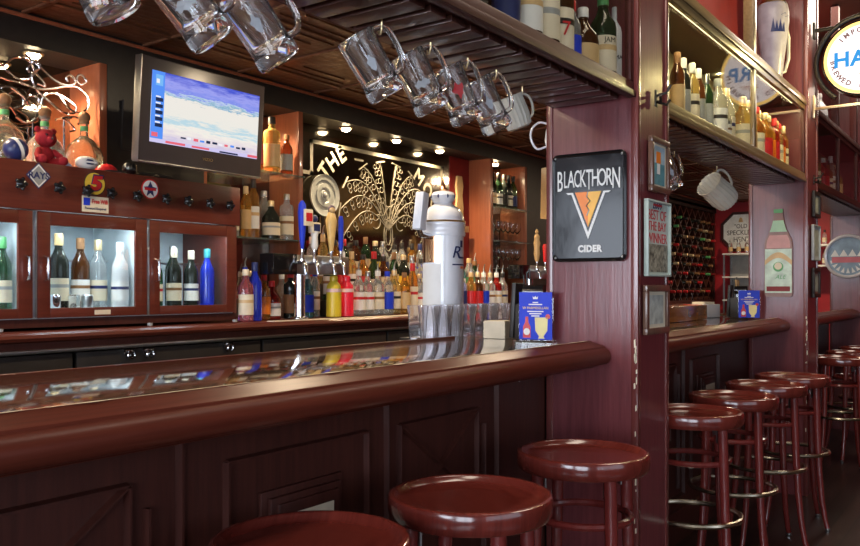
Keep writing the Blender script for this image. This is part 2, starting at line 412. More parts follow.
def counter(x0, x1, label, first_rect):
    t = T('bar_counter', label, 'bar counter', ((x0+x1)/2, 1.5, 0), group='bar counters between the pillars')
    t.part('countertop', box(N(), x0, x1, 1.215, 1.775, 1.045, 1.07, .002), BARTOP)
    t.part('back_edge', box(N(), x0, x1, 1.777, 1.797, 1.02, 1.073, .004), W_RAIL)
    t.part('arm_rail', prism(N(), RAIL, x0, x1), W_RAIL)
    if x1 < 6: t.part('countertop_return', box(N(), x1+.001, x1+.298, 1.387, 1.775, 1.045, 1.07, .002), BARTOP)
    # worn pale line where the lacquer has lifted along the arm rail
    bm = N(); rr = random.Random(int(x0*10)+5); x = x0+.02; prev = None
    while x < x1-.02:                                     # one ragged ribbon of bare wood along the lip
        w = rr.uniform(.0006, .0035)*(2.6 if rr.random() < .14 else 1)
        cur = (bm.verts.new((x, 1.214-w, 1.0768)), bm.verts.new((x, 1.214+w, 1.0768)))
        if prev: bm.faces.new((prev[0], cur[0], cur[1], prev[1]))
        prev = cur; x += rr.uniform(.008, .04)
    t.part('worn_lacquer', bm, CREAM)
    t.part('front_panel', box(N(), x0, x1, PANY, PANY+.03, 0, 1.0), W_PANEL)
    t.part('kick_board', box(N(), x0, x1, PANY-.02, PANY-.001, 0, .16, .004), W_PANEL)
    t.part('rear_panel', box(N(), x0, x1, 1.72, 1.74, 0, 1.04), BLACK)
    k = first_rect                                       # rectangle panel, then cross panel, repeated
    fr = 1
    while k < x1:
        a, b = max(k, x0+.03), min(k+.466, x1-.03)
        if k+.466 < x1 and k > x0:
            bm = N(); rmould(bm, a, b, .26, .885, .012); t.part('panel_moulding', bm, W_PANEL)
            f = t.part('notice_frame', join(join(box(N(), a+.094, b-.101, PANY-.012, PANY, .48, .80, .003),
                       box(N(), a+.112, b-.119, PANY-.026, PANY-.012, .50, .785, .004)), box(N(), a+.13, b-.137, PANY-.034, PANY-.02, .52, .77, .004)), W_PANEL)
            if x0 < 5: t.part('notice', box(N(), a+.156, b-.159, PANY-.0365, PANY-.0345, .55, .744), CREAM, f, 'small white paper notice')
        c0, c1 = k+.55, k+1.12
        if c1 < x1 and c0 > x0:
            bm = N(); rmould(bm, c0, c1, .22, .955, .014); t.part('panel_moulding', bm, W_PANEL)
            bm = N(); rmould(bm, c0+.055, c0+.45, .60, .882, .012); vmould(bm, c0+.055, .882, c0+.45, .60); vmould(bm, c0+.055, .60, c0+.45, .882)
            t.part('cross_batten', bm, W_PANEL)
            bm = N(); vmould(bm, c0+.492, .26, c0+.492, .83, .014); t.part('stile_moulding', bm, W_PANEL)
        k += 1.24
    return t
counter(-1.2, 2.64, 'long dark wood bar counter with lacquered top, nearest, ending at the cider pillar', 1.175-1.24)
counter(2.94, 5.35, 'dark wood bar counter between the cider pillar and the bottle sign pillar', 3.0)
counter(5.67, 8.06, 'short stretch of bar counter seen beyond the bottle sign pillar', 5.7)
bm = N(); box(bm, 2.44, 2.452, PANY-.001, PANY, .955, .975); box(bm, 2.45, 2.458, PANY-.001, PANY, .94, .97)
solo('paper_scrap', bm, WHITE, 'tiny torn white paper scrap stuck under the bar rail beside the cider pillar', 'paper', (2.445, PANY, .94))

# ------------------------------------------------------------------ back counter
t = T('back_counter', 'long back counter with red wood nosing and black cooler doors below the bottles', 'counter', (4, 3.4, 0))
t.part('countertop', box(N(), -1.2, 9.5, 3.09, 3.745, 1.055, 1.085, .002), W_RAIL)
t.part('nosing', prism(N(), [(3.09, 1.083), (3.07, 1.088), (3.055, 1.08), (3.05, 1.068), (3.056, 1.056), (3.07, 1.05), (3.09, 1.052)], -1.2, 9.5), W_RAIL)
t.part('fascia', box(N(), -1.2, 9.5, 3.075, 3.10, 1.022, 1.05), W_PANEL)
t.part('chrome_strip', box(N(), -1.2, 9.5, 3.065, 3.10, 1.006, 1.021, .003), STEEL)
x = -1.15
while x < 9:
    d = t.part('cooler_door', box(N(), x, x+.98, 3.08, 3.11, .12, 1.0, .004), BLACK)
    x += 1.0
t.part('plinth', box(N(), -1.2, 9.5, 3.12, 3.74, 0, 1.054), BLACK)
t.part('pale_liner', box(N(), 2.95, 5.3, 3.10, 3.16, 1.0855, 1.090), CREAM, label='pale rubber bar mat strip')
for x, lab in ((2.083, 'first chrome bottle opener under the back counter, below the cooler with stickers'), (2.176, 'second chrome bottle opener under the back counter, beside its twin'),
          (2.62, 'lone chrome bottle opener under the back counter near the beer taps')):
    o = T('bottle_opener', lab, 'bottle opener', (x, 3.08, .97))
    bm = N(); flat(bm, [(-.03, .02), (.03, .02), (.026, -.005), (.012, -.026), (-.012, -.026), (-.026, -.005)], FY(x, 3.079, .985), 0, .008)
    o.part('plate', bm, CHROME)
    bm = N(); tube(bm, [(x+.016*math.cos(q), 3.055+.0*q, .975+.014*math.sin(q)) for q in [2*PI*i/14 for i in range(14)]], .005, 6, closed=True)
    tube(bm, [(x, 3.072, .99), (x, 3.055, .988)], .006, 6)
    o.part('catch', bm, CHROME)

# ------------------------------------------------------------------ stools
SK = .79/.766
def stool():
    t = T('bar_stool', '', 'bar stool', (0, 0, 0), group='round red wood bar stools along the bar', local=True)
    t.part('seat', lathe(N(), [(.001, .746), (.10, .7465), (.155, .749), (.166, .7535), (.172, .762), (.176, .7655), (.182, .766), (.187, .7635), (.190, .757),
                                (.190, .735), (.188, .722), (.183, .716), (.16, .714), (.12, .714)], 56, cap0=False), W_SEAT)
    for i in range(4):
        a = PI/2*i
        ca, sa = math.cos(a), math.sin(a)
        pr = [(.145, .716), (.148, .66), (.152, .55), (.157, .42), (.166, .28), (.180, .15), (.198, .06), (.212, .014)]
        rr = [.0185, .0185, .018, .0175, .016, .0145, .013, .0125]
        lg = t.part('leg', tube(N(), [(r*ca, r*sa, z) for r, z in pr], rr, 12), W_LEG)
        t.part('glide', lathe(N(), [(.012, 0), (.0135, .004), (.0135, .014)], 12, Matrix.Translation((.213*ca, .213*sa, 0))), STEEL, lg, 'metal floor glide')
        bm = N()
        bk = Matrix.Rotation(a, 4, 'Z')
        box(bm, .085, .128, -.008, .008, .708, .713, mat=bk); box(bm, .122, .127, -.008, .008, .66, .71, mat=bk)
        t.part('bracket', bm, STEEL, label='small metal corner bracket')
    def ring(r, z, w): return tube(N(), [(r*math.cos(2*PI*i/48), r*math.sin(2*PI*i/48), z) for i in range(48)], w, 8, closed=True)
    t.part('stretcher_ring', ring(.136, .585, .011), W_LEG, label='bent wood stretcher ring')
    t.part('foot_ring', ring(.180, .375, .010), RINGMETAL, label='pale metal foot ring')
    for c in t.o.children: c.scale = (1, 1, SK)
    return t.o
proto = stool()
ST = [(1.128, 1.09, .4, 'nearest red bar stool, only its seat rim in view below the framed notice'),
      (1.59, 1.03, 1.0, 'red bar stool before the cross battened bar panel, second of the near three'),
      (2.19, 1.03, -.6, 'red bar stool standing against the cider pillar, its whole seat in view'),
      (3.167, 1.03, -.42, 'red bar stool right behind the cider pillar, first of the row beyond it'),
      (3.72, 1.03, -.55, 'red bar stool second beyond the cider pillar, in the middle bay'),
      (4.26, 1.02, -.30, 'red bar stool third beyond the cider pillar, in the middle bay'),
      (4.74, 1.0, -.45, 'red bar stool just before the bottle sign pillar, fourth beyond the cider pillar'),
      (6.20, 1.0, -.5, 'red bar stool first beyond the bottle sign pillar'),
      (6.75, 1.0, -.2, 'red bar stool second beyond the bottle sign pillar'),
      (7.30, 1.0, -.7, 'red bar stool far down the bar, third beyond the bottle sign pillar')]
for i, (x, y, r, lab) in enumerate(ST):
    o = proto if i == 0 else copy_tree(proto)
    o.location = (x, y, 0); o.rotation_euler = (0, 0, r); o['label'] = lab

# ------------------------------------------------------------------ overhead cabinets
SH0, SH1, SZ = 1.075, 1.345, 1.905
def overhead(x0, x1, label, back, railmat, posts):
    t = T('overhead_cabinet', label, 'overhead cabinet', ((x0+x1)/2, 1.2, SZ), group='glazed cabinets hung above the bar')
    bm = box(N(), x0, x1, SH0+.002, SH1, SZ+.012, SZ+.03)
    x = x0+.02
    t.part('floor_board', bm, W_SHELF)
    bm = N()
    while x < x1-.05:
        box(bm, x, x+.062, SH0+.03, SH1-.002, SZ-.006, SZ+.0115, .003); x += .085
    t.part('slatted_underside', bm, W_SLAT)
    t.part('bottom_rail', join(box(N(), x0, x1, SH0-.022, SH0, SZ-.004, SZ+.048, .004), box(N(), x0, x1, SH0-.030, SH0-.022, SZ-.004, SZ+.018, .003)), railmat)
    t.part('top_rail', join(box(N(), x0, x1, SH0-.022, SH0, 2.335, 2.415, .004), box(N(), x0, x1, SH0-.030, SH0-.022, 2.365, 2.39, .003)), railmat)
    t.part('back_panel', box(N(), x0, x1, SH1, SH1+.013, SZ+.0, 2.395), back)
    t.part('top_board', box(N(), x0, x1, SH0+.001, SH1, 2.375, 2.395), W_SHELF)
    xs = [x0]+posts+[x1]
    for i, p in enumerate(xs):
        w = .022 if 0 < i < len(xs)-1 else .03
        a = p-w if i else p
        b = p+w if i < len(xs)-1 else p
        t.part('mullion', box(N(), a, b, SH0-.021, SH0, SZ+.049, 2.334, .003), railmat if 0 < i < len(xs)-1 else W_SHELF)
    for a, b in zip(xs, xs[1:]):
        t.part('glass_pane', box(N(), a+.03, b-.03, SH0-.013, SH0-.009, SZ+.049, 2.334), PANEBAY)
    if back is W_OLIVE and x0 < 5: t.part('strip_lamp', box(N(), x0+.1, x1-.1, 1.09, 1.11, 2.366, 2.374), emitmat('warm strip', (1, .85, .42), 3.), label='lit warm strip lamp')
    for p in posts:
        t.part('upper_post', box(N(), p-.028, p+.028, SH0-.02, SH0+.03, 2.396, 3.29, .004), railmat)
    return t
overhead(-1.2, 2.64, 'dark wood overhead cabinet with whiskey bottles and slatted underside, nearest of the row', W_SHELF, W_SHELF, [.23, 1.435])
overhead(2.94, 5.35, 'overhead cabinet with gold lit glass panes between the two sign pillars', W_OLIVE, W_TAN if False else wood('glow tinted rail wood', (.17, .11, .045), (.26, .18, .08), .3, (1.5, 25, 25), .5, .06), [4.20])  # gold light on these rails and post is put into the wood colour
overhead(5.67, 8.06, 'overhead cabinet beyond the bottle sign pillar, behind the round lit sign', W_OLIVE, W_SHELF, [6.5, 7.3])

# ------------------------------------------------------------------ mugs hanging from hooks
def mugmesh():
    R = .043; h = .150
    prof = [(.036, 0), (.042, .003), (.0445, .012), (.0440, .024), (.0415, .034), (.0415, .05), (R, .13), (R+.001, .147), (R, .150), (R-.003, .149),
            (R-.0045, .13), (.036, .05), (.036, .034), (.030, .026), (.001, .024)]
    b = lathe(N(), prof, 32, cap1=False)
    hnd = [(R-.002, 0, .138), (.058, 0, .142), (.074, 0, .136), (.082, 0, .118), (.083, 0, .09), (.080, 0, .062), (.072, 0, .044), (.060, 0, .036), (.0405, 0, .036)]
    hb = tube(N(), smooth3(hnd, 4), .0068, 10)
    return b, hb
MUGS = [(.80, 1.30, -24, -.55, 'white', 'glass beer mug hanging first of the row, only its foot in view above the cooler'),
        (.985, 1.30, -33, -.55, 'white', 'heavy glass beer mug hanging second of the row, with white lettering, above the television'),
        (1.175, 1.30, -30, -.5, 'gold', 'heavy glass beer mug hanging third of the row, with a dark etched crest'),
        (1.555, 1.30, -27, -.5, 'blue', 'glass beer mug with pale blue badge, hanging fourth of the row over the mirror lights'),
        (1.765, 1.30, -24, -.5, 'white', 'glass beer mug with round white badge, hanging fifth of the row'),
        (1.95, 1.30, -22, -.45, 'red', 'glass beer mug with red and black crest, hanging sixth of the row'),
        (2.11, 1.30, -24, -.5, 'green', 'glass beer mug with green and white badge, hanging seventh beside the ribbed pitcher'),
        (3.90, 1.31, -20, -.5, 'gold', 'glass beer mug hanging beyond the cider pillar beside the white ribbed pitcher')]
mb, mh = mugmesh(); mme = mesh('mug', mb, MUG); mhe = mesh('handle', mh, MUG)
hk = tube(N(), [(0, 0, .036), (0, 0, .012), (.008, 0, 0), (.018, 0, .002), (.020, 0, .012)], .0025, 6); hke = mesh('hook', hk, BRASS)
def badge(kind):
    bm = N()
    def wrap(pts, r=.0435):
        return [Vector((r*math.sin(a/r)*-1, -r*math.cos(a/r), z)) for a, z in pts]
    def disc(cx, cz, rx, rz, n=18, r=.0437):
        c = bm.verts.new(wrap([(cx, cz)], r)[0]); v = [bm.verts.new(p) for p in wrap([(cx+rx*math.cos(2*PI*i/n), cz+rz*math.sin(2*PI*i/n)) for i in range(n)], r)]
        for i in range(n): bm.faces.new((c, v[i], v[(i+1) % n]))
    def blob(cz, f, n=28):
        c = bm.verts.new(wrap([(0, cz)])[0]); v = [bm.verts.new(p) for p in wrap([(f(2*PI*i/n)[0]*math.cos(2*PI*i/n), cz+f(2*PI*i/n)[1]*math.sin(2*PI*i/n)) for i in range(n)], .0437)]
        for i in range(n): bm.faces.new((c, v[i], v[(i+1) % n]))
    if kind == 0: blob(.08, lambda a: (.009+.002*math.sin(5*a), .016+.003*math.cos(4*a)))
    if kind == 1: blob(.07, lambda a: (.020+.002*math.sin(9*a), .009+.003*math.sin(7*a)))
    if kind == 2: blob(.085, lambda a: (.014+.005*math.sin(3*a+.6), .018+.006*math.cos(5*a)))
    return bm
BADGE = [mesh('badge', badge(i), m) for i, m in ((0, M('etched badge', (.42, .44, .48), .4)), (1, M('etched letters', (.45, .46, .48), .4)), (2, RED))]
for i, (x, y, tilt, az, kind, lab) in enumerate(MUGS):
    o = bpy.data.objects.new('beer_mug', mme); COL.objects.link(o)
    rot = Matrix.Rotation(az, 4, 'Z') @ Matrix.Rotation(math.radians(tilt-6), 4, 'Y')
    x = (x+.055)*.957; y = 1.245 if i < 7 else y; hook = Vector((x, y, 1.878)); o.matrix_world = Matrix.Translation(hook - rot @ Vector((.070*1.07, 0, .127*1.07))) @ rot @ Matrix.Scale(1.07, 4)
    tag(o, lab, 'beer mug', 'glass beer mugs hung under the cabinets')
    h = bpy.data.objects.new('handle', mhe); COL.objects.link(h); h.parent = o
    bd = bpy.data.objects.new('badge', BADGE[{'white': 1, 'red': 2}.get(kind, 0)]); COL.objects.link(bd); bd.parent = o
    bd.rotation_euler = (0, 0, -.35)
    k = bpy.data.objects.new('mug_hook', hke); COL.objects.link(k); k.location = (x-.009, y, 1.872); k.rotation_euler = (0, 0, az+PI/2)
    tag(k, 'small brass hook under the cabinet holding the ' + ORD[i] + ' glass mug of the row', 'hook', 'mug hooks')
# ribbed pitchers
def pitcher(x, y, z, rot, label, mat, s=1.):
    t = T('glass_pitcher', label, 'pitcher', (x, y, z), local=True, rot=rot)
    n = 40; bm = N(); rings = []
    for r, h in ((.045, 0), (.06, .01), (.068, .06), (.066, .11), (.064, .155), (.070, .17), (.066, .17), (.060, .15), (.062, .06), (.05, .018)):
        rings.append([bm.verts.new((s*(r*(1+.07*(i % 2)))*math.cos(2*PI*i/n), s*(r*(1+.07*(i % 2)))*math.sin(2*PI*i/n), s*h)) for i in range(n)])
    for a, b in zip(rings, rings[1:]):
        for i in range(n): bm.faces.new((a[i], a[(i+1) % n], b[(i+1) % n], b[i]))
    bm.faces.new(rings[0][::-1]); bm.faces.new(rings[-1])
    t.part('ribbed_body', bm, mat)
    t.part('handle', tube(N(), smooth3([(s*.062, 0, s*.15), (s*.09, 0, s*.155), (s*.115, 0, s*.13), (s*.118, 0, s*.09), (s*.10, 0, s*.045), (s*.066, 0, s*.03)]), s*.007, 8), mat)
RIBBED = M('ribbed frosted glass', (.80, .76, .66), .25, trans=.35, vary=.05)
pitcher(2.285, 1.29, 1.768, (0, math.radians(-24), -.5), 'ribbed cream glass pitcher hanging last of the row beside the cider pillar', RIBBED, .62)
pitcher(4.45, 1.25, 1.715, (0, math.radians(-58), -.5), 'white ribbed glass pitcher hanging beyond the cider pillar', RIBBED, 1.0)
bm = tube(N(), [(2.40+.055*math.sin(a), 1.34-.03*math.sin(a), 1.835-.055*math.cos(a)) for a in [PI*.0+PI*1.1*i/12-PI*.75 for i in range(13)]], .006, 8)
bm.free()
for x, y, lab in ((2.296, 1.284, 'small brass hook holding the cream ribbed pitcher beside the cider pillar'), (4.376, 1.29, 'small brass hook holding the white ribbed pitcher beyond the cider pillar')):
    k = bpy.data.objects.new('mug_hook', hke); COL.objects.link(k); k.location = (x-.009, y, 1.868); k.rotation_euler = (0, 0, -.5+PI/2); tag(k, lab, 'hook', 'mug hooks')
t = T('white_jug', 'white china jug hanging behind the cider pillar, only its curved handle in view', 'jug', (2.87, 1.47, 1.79), local=True, rot=(0, 0, 2.25))
t.part('body', lathe(N(), [(.02, 0), (.03, .005), (.036, .04), (.033, .08), (.027, .1), (.031, .115), (.027, .113), (.025, .1)], 20, cap1=False), PORCELAIN)
t.part('handle', tube(N(), smooth3([(.026, 0, .108), (.06, 0, .112), (.088, 0, .085), (.09, 0, .045), (.068, 0, .01), (.034, 0, .018)]), .0042, 8), PORCELAIN)

# ------------------------------------------------------------------ bottles
PROF = dict(
    wine=[(.034, 0), (.0375, .003), (.038, .01), (.038, .185), (.035, .205), (.022, .232), (.0155, .25), (.0145, .29), (.0165, .292), (.0165, .302), (.0145, .303)],
    round=[(.036, 0), (.0395, .004), (.040, .01), (.040, .170), (.037, .186), (.022, .208), (.0165, .225), (.015, .262), (.015, .264)],
    squat=[(.046, 0), (.050, .004), (.050, .10), (.046, .125), (.028, .150), (.0165, .168), (.0155, .205), (.0155, .207)],
    tall=[(.029, 0), (.0325, .003), (.033, .215), (.029, .235), (.018, .256), (.0145, .27), (.0138, .31), (.0138, .312)],
    decanter=[(.062, 0), (.073, .006), (.079, .03), (.078, .085), (.066, .125), (.040, .155), (.019, .172), (.016, .19), (.016, .225), (.022, .228), (.022, .235), (.016, .236)],
    small=[(.026, 0), (.029, .003), (.029, .11), (.025, .13), (.014, .15), (.0125, .185), (.0125, .187)],
    shoulder=[(.032, 0), (.037, .004), (.0375, .155), (.0385, .175), (.034, .19), (.018, .20), (.0150, .212), (.0145, .245), (.0145, .247)])
LAB = dict(wine=(.04, .13), round=(.035, .14), squat=(.02, .09), tall=(.05, .17), decanter=(.03, .08), small=(.03, .09), shoulder=(.03, .13))
CAPR = dict(wine=.0172, round=.017, squat=.0175, tall=.0155, decanter=.026, small=.0142, shoulder=.0165)
_bc = {}
def radius(kind, z):
    p = PROF[kind]
    for (r0, z0), (r1, z1) in zip(p, p[1:]):
        if z0 <= z <= z1 and z1 > z0: return r0+(r1-r0)*(z-z0)/(z1-z0)
    return p[0][0]
def bottle(name, kind, gl, lb, cp, x, y, z, label, cat='bottle', group=None, rz=0., sc=1., neck=None, spout=False):
    key = (name, kind, gl)
    if key not in _bc:
        _bc[key] = mesh(name, lathe(N(), PROF[kind], 20), G[gl])
    o = bpy.data.objects.new(name, _bc[key]); COL.objects.link(o); o.location = (x, y, z+.0006); o.rotation_euler = (0, 0, rz); o.scale = (sc,)*3
    tag(o, label, cat, group)
    def child(nm, key2, build, mat):
        if key2 not in _bc: _bc[key2] = mesh(nm, build(), mat)
        c = bpy.data.objects.new(nm, _bc[key2]); COL.objects.link(c); c.parent = o; return c
    if lb:
        a, b = LAB[kind]
        child('label', ('label', kind, lb), lambda: lathe(N(), [(radius(kind, a)+.0008, a), (radius(kind, (a+b)/2)+.0008, (a+b)/2), (radius(kind, b)+.0008, b)], 20, cap0=False, cap1=False), L[lb])
        if lb in ('white', 'cream'):
            def mk():
                bm = N(); m = (a+b)/2; h = (b-a)
                for q, s in ((.16, .075),):
                    zz = m+h*q; s *= h
                    lathe(bm, [(radius(kind, zz)+.0012, zz-s), (radius(kind, zz)+.0012, zz+s)], 20, cap0=False, cap1=False)
                # keep only arcs so that it reads as print
                ds = [f for f in bm.faces if (math.degrees(math.atan2(f.calc_center_median().y, f.calc_center_median().x)) % 360) < -1]
                bmesh.ops.delete(bm, geom=ds, context='FACES'); return bm
            pc = random.Random(hash((kind, lb, x)) if False else int(x*1000)+int(y*700)).choice(['navy', 'brown', 'black', 'tan', 'red', 'grey'])
            child('lettering', ('print', kind, pc), mk, L[pc])
    top = PROF[kind][-1][1]; r = CAPR[kind]
    if cp:
        hc = .042 if kind in ('wine', 'tall') else .026
        child('cap', ('cap', kind, cp), lambda: lathe(N(), [(r, top-hc), (r+.0005, top-hc+.003), (r, top+.003), (r-.002, top+.006)], 16), L[cp])
    if spout:
        child('pourer', ('pourer', kind), lambda: tube(lathe(N(), [(r-.002, top), (r-.003, top+.014)], 12), [(0, 0, top+.012), (0, 0, top+.03), (.004, 0, top+.045), (.014, 0, top+.066)], [.006, .005, .004, .003], 8), STEEL)
    return o
BN = dict(clear='clear glass', amber='amber', gold='golden', brown='brown', green='green', dark='dark', blue='blue', red='red', teal='teal', frosted='frosted',
          white='white', orange='orange', pink='pink')
# bottles in the overhead cabinet nearest the viewer
z = SZ+.030
def xat(u, y):
    r = (u-430)/820; c, s = math.cos(math.atan2(590, 820)), math.sin(math.atan2(590, 820)); return y*(c+s*r)/(s-c*r)
for (x, k, g, l, c, s, d) in [(xat(472, 1.127), 'round', 'dark', 'black', 'black', 1., 'dark bottle with black label, first from the photo edge'),
        (xat(506, 1.127), 'shoulder', 'brown', 'navy', 'gold', 1.05, 'brown bottle with a navy label'),
        (xat(527, 1.127), 'round', 'brown', 'white', 'white', 1.12, 'tall brown whiskey bottle with a white label'),
        (xat(544, 1.127), 'round', 'brown', 'cream', 'green', 1.15, 'brown whiskey bottle with a tall cream label'),
        (xat(559, 1.127), 'shoulder', 'brown', 'cream', 'black', 1.2, 'brown whiskey bottle with cream label and red numeral'),
        (xat(571, 1.127), 'small', 'clear', 'blue', 'red', 1.1, 'thin small bottle with a blue label between two brown ones'),
        (xat(583, 1.127), 'squat', 'brown', 'tan', 'white', 1.0, 'squat brown bottle with tan oval label and white cap'),
        (xat(603, 1.127), 'round', 'green', 'cream', 'green', 1.1, 'green whiskey bottle with a cream label reading JAM'),
        (xat(615.5, 1.127), 'tall', 'white', None, 'white', .9, 'milk white rum bottle at the cider pillar end')]:
    y = 1.127
    b = bottle('whiskey_bottle', k, g, l, c, x, y, z, d + ' in the near overhead cabinet', group='bottles in the near overhead cabinet', sc=s)
    if 'numeral' in d or 'JAM' in d or 'milk' in d:
        txt = '7' if 'numeral' in d else 'JAM' if 'JAM' in d else 'MAL'
        r = PROF[k][3][0]+.0022 if k != 'tall' else .0335
        w = Matrix.Rotation(math.radians(-37), 4, 'Z')
        tb = textbm(txt, .05 if txt == '7' else .022, w @ FY(0, -r-.0006, .075 if txt == '7' else .125 if txt == 'JAM' else .12), .001)
        o = bpy.data.objects.new('lettering', mesh('lettering', tb, RED if txt == '7' else BLACK)); COL.objects.link(o); o.parent = b
# cabinet between the pillars
G2 = 'bottles in the cabinet between the sign pillars'
rr = random.Random(3)
for i, (x, k, g, l, c) in enumerate([(3.34, 'tall', 'brown', 'tan', 'brown'), (3.44, 'tall', 'dark', 'grey', 'white'), (3.54, 'tall', 'gold', 'cream', 'white'), (3.645, 'tall', 'brown', 'grey', 'white'),
                       (3.765, 'tall', 'green', 'grey', 'silver'), (3.88, 'round', 'clear', 'white', 'grey'), (3.985, 'small', 'clear', 'white', 'black'), (4.09, 'round', 'clear', 'cream', 'gold'),
                       (4.32, 'round', 'gold', 'cream', 'gold'), (4.42, 'tall', 'amber', 'yellow', 'gold'), (4.52, 'round', 'gold', 'tan', 'gold'), (4.61, 'round', 'amber', 'cream', 'red'), (4.70, 'tall', 'amber', 'tan', 'gold'), (4.79, 'round', 'orange', 'red', 'gold'),
                       (4.88, 'round', 'amber', 'orange', 'gold'), (4.97, 'tall', 'red', 'red', 'red'), (5.06, 'round', 'gold', 'cream', 'gold'), (5.15, 'round', 'red', 'orange', 'red'), (5.24, 'tall', 'amber', 'cream', 'gold')]):
    pane = 'behind the first pane' if i < 8 else 'behind the second pane'
    q = i if i < 8 else i-8
    bottle('cabinet_bottle', k, g, l, c, x, 1.14+rr.uniform(0, .03), z, f'{BN[g]} bottle with {c} cap, {ORD[q]} {pane} of gold lit cabinet', group=G2, sc=.93 if k == 'tall' else 1.1)
for i, (x, k, g, l, c) in enumerate([(5.78, 'round', 'dark', 'white', 'black'), (5.9, 'round', 'brown', 'cream', 'black'), (6.02, 'round', 'amber', 'red', 'red'), (6.16, 'tall', 'amber', 'yellow', 'gold'), (6.3, 'round', 'gold', 'cream', 'gold'),
                                  (6.62, 'round', 'red', 'red', 'white'), (6.76, 'round', 'amber', 'cream', 'black'), (6.9, 'tall', 'clear', 'white', 'white'), (7.04, 'round', 'orange', 'cream', 'gold'), (7.18, 'round', 'gold', 'tan', 'red')]):
    bottle('cabinet_bottle', k, g, l, c, x, 1.18, z, f'{BN[g]} bottle with {c} cap, {ORD[i]} along the cabinet beyond the bottle sign pillar', group='bottles in the far overhead cabinet', sc=1.05)
for i, (x, l, c) in enumerate([(5.80, 'white', 'black'), (6.05, 'cream', 'white'), (6.35, 'white', 'white')]):
    bottle('display_bottle', 'squat', 'dark' if i != 2 else 'white', l, c, x, 1.16, 2.395, f'display bottle with {l} label, {ORD[i]} on the far cabinet behind the lit sign', group='bottles on the far cabinet', sc=1.15)
# ------------------------------------------------------------------ cooler on the back counter
CX0, CX1, CY0, CY1, CZ0, CZ1 = 1.22, 2.835, 3.25, 3.70, 1.086, 1.772
t = T('bar_cooler', 'red brown wood bottle cooler with three glass doors standing on the back counter', 'cooler', (2.03, 3.47, CZ0))
cool = t
CINN = M('cooler liner', (.62, .70, .74), .5, vary=.05)
t.part('base', box(N(), CX0, CX1, CY0+.012, CY1, CZ0+.012, 1.132), W_PANEL)
t.part('side_panel', box(N(), CX0, CX0+.02, CY0+.012, CY1, 1.132, 1.576), W_COOLER); t.part('side_panel', box(N(), CX1-.02, CX1, CY0+.012, CY1, 1.132, 1.576), W_COOLER)
t.part('header_panel', box(N(), CX0, CX1+.003, CY0-.012, CY1, 1.577, CZ1, .004), W_COOLER)
bm = N(); box(bm, CX0+.02, CX1-.02, CY1-.03, CY1-.01, 1.155, 1.575); box(bm, CX0+.02, CX1-.02, CY0+.02, CY1-.03, 1.133, 1.160); box(bm, CX0+.02, CX1-.02, CY0+.02, CY1-.03, 1.572, 1.5765)
for x in (1.2+.57, 2.300): box(bm, x-.012, x+.012, CY0+.02, CY1-.03, 1.161, 1.571)
t.part('liner', bm, CINN)
for x0, x1, hx, plate in ((1.262, 1.757, 1.727, 0), (1.777, 2.293, 1.806, 1), (2.307, 2.818, 2.337, 0)):
    bm = N(); zs = (1.137, 1.574)
    box(bm, x0, x0+.055, CY0-.004, CY0+.011, *zs, .003); box(bm, x1-.06, x1, CY0-.004, CY0+.011, *zs, .003)
    box(bm, x0+.055, x1-.06, CY0-.004, CY0+.011, zs[0], zs[0]+.04, .003); box(bm, x0+.055, x1-.06, CY0-.004, CY0+.011, zs[1]-.055, zs[1], .003)
    d = t.part('door', bm, W_COOLER)
    t.part('glass_pane', box(N(), x0+.055, x1-.06, CY0+.003, CY0+.006, zs[0]+.04, zs[1]-.055), PANE2, d)
    t.part('handle', tube(N(), [(hx, CY0-.004, 1.39), (hx, CY0-.03, 1.385), (hx, CY0-.034, 1.34), (hx, CY0-.03, 1.295), (hx, CY0-.004, 1.29)], .006, 8), CHROME, d, 'chrome door handle')
    t.part('edge_strip', box(N(), x0-.005, x0-.002, CY0-.003, CY0+.01, *zs), STEEL, d)
    if plate: t.part('nameplate', box(N(), 2.03, 2.105, CY0-.007, CY0-.004, 1.145, 1.165), CREAM, d, 'small cream maker plate')
    t.part('shelf_rack', join(tube(N(), [(x0+.03, CY0+.26, 1.385), (x1-.03, CY0+.26, 1.385)], .004, 6), tube(N(), [(x0+.03, CY0+.36, 1.385), (x1-.03, CY0+.36, 1.385)], .004, 6)), STEEL)
    t.part('strip_lamp', tube(N(), [(x0+.06, CY0+.06, 1.558), (x1-.06, CY0+.06, 1.558)], .009, 8), TUBE, label='lit white tube lamp inside')
for x in (1.694, 1.853, 1.978, 2.092, 2.222, 2.376, 2.5, 2.63, 2.755):
    bm = N(); m = FY(x, CY0-.012, 1.674)
    lathe(bm, [(.008, 0), (.008, .010), (.018, .014), (.021, .024), (.016, .034), (.007, .038)], 14, m)
    for k in range(5): sph(bm, m @ Vector((.020*math.cos(k*2*PI/5), .020*math.sin(k*2*PI/5), .022)), .008, u=8, v=6)
    t.part('knob', bm, BLACKGLOSS)
def yface(x, z, d=.012): return FY(x, CY0-d, z)
s = t.part('sticker', flat(N(), [(0, .054), (.052, 0), (0, -.054), (-.052, 0)], yface(1.776, 1.716)), NAVY, label='navy diamond team sticker')
t.part('sticker_field', flat(N(), [(0, .048), (.046, 0), (0, -.048), (-.046, 0)], yface(1.776, 1.716), .002, .0026), WHITE, s)
t.part('sticker_field', flat(N(), [(0, .040), (.038, 0), (0, -.040), (-.038, 0)], yface(1.776, 1.716), .0026, .003), L['grey'], s)
t.part('lettering', textbm('RAYS', .038, yface(1.776, 1.716) @ Matrix.Translation((0, 0, .0036)), .001, 1.0, bold=.001), NAVY, s)
s = t.part('sticker', flat(N(), circ(.050, 40), yface(2.025, 1.709)), BLACK, label='round yellow sticker with red 5')
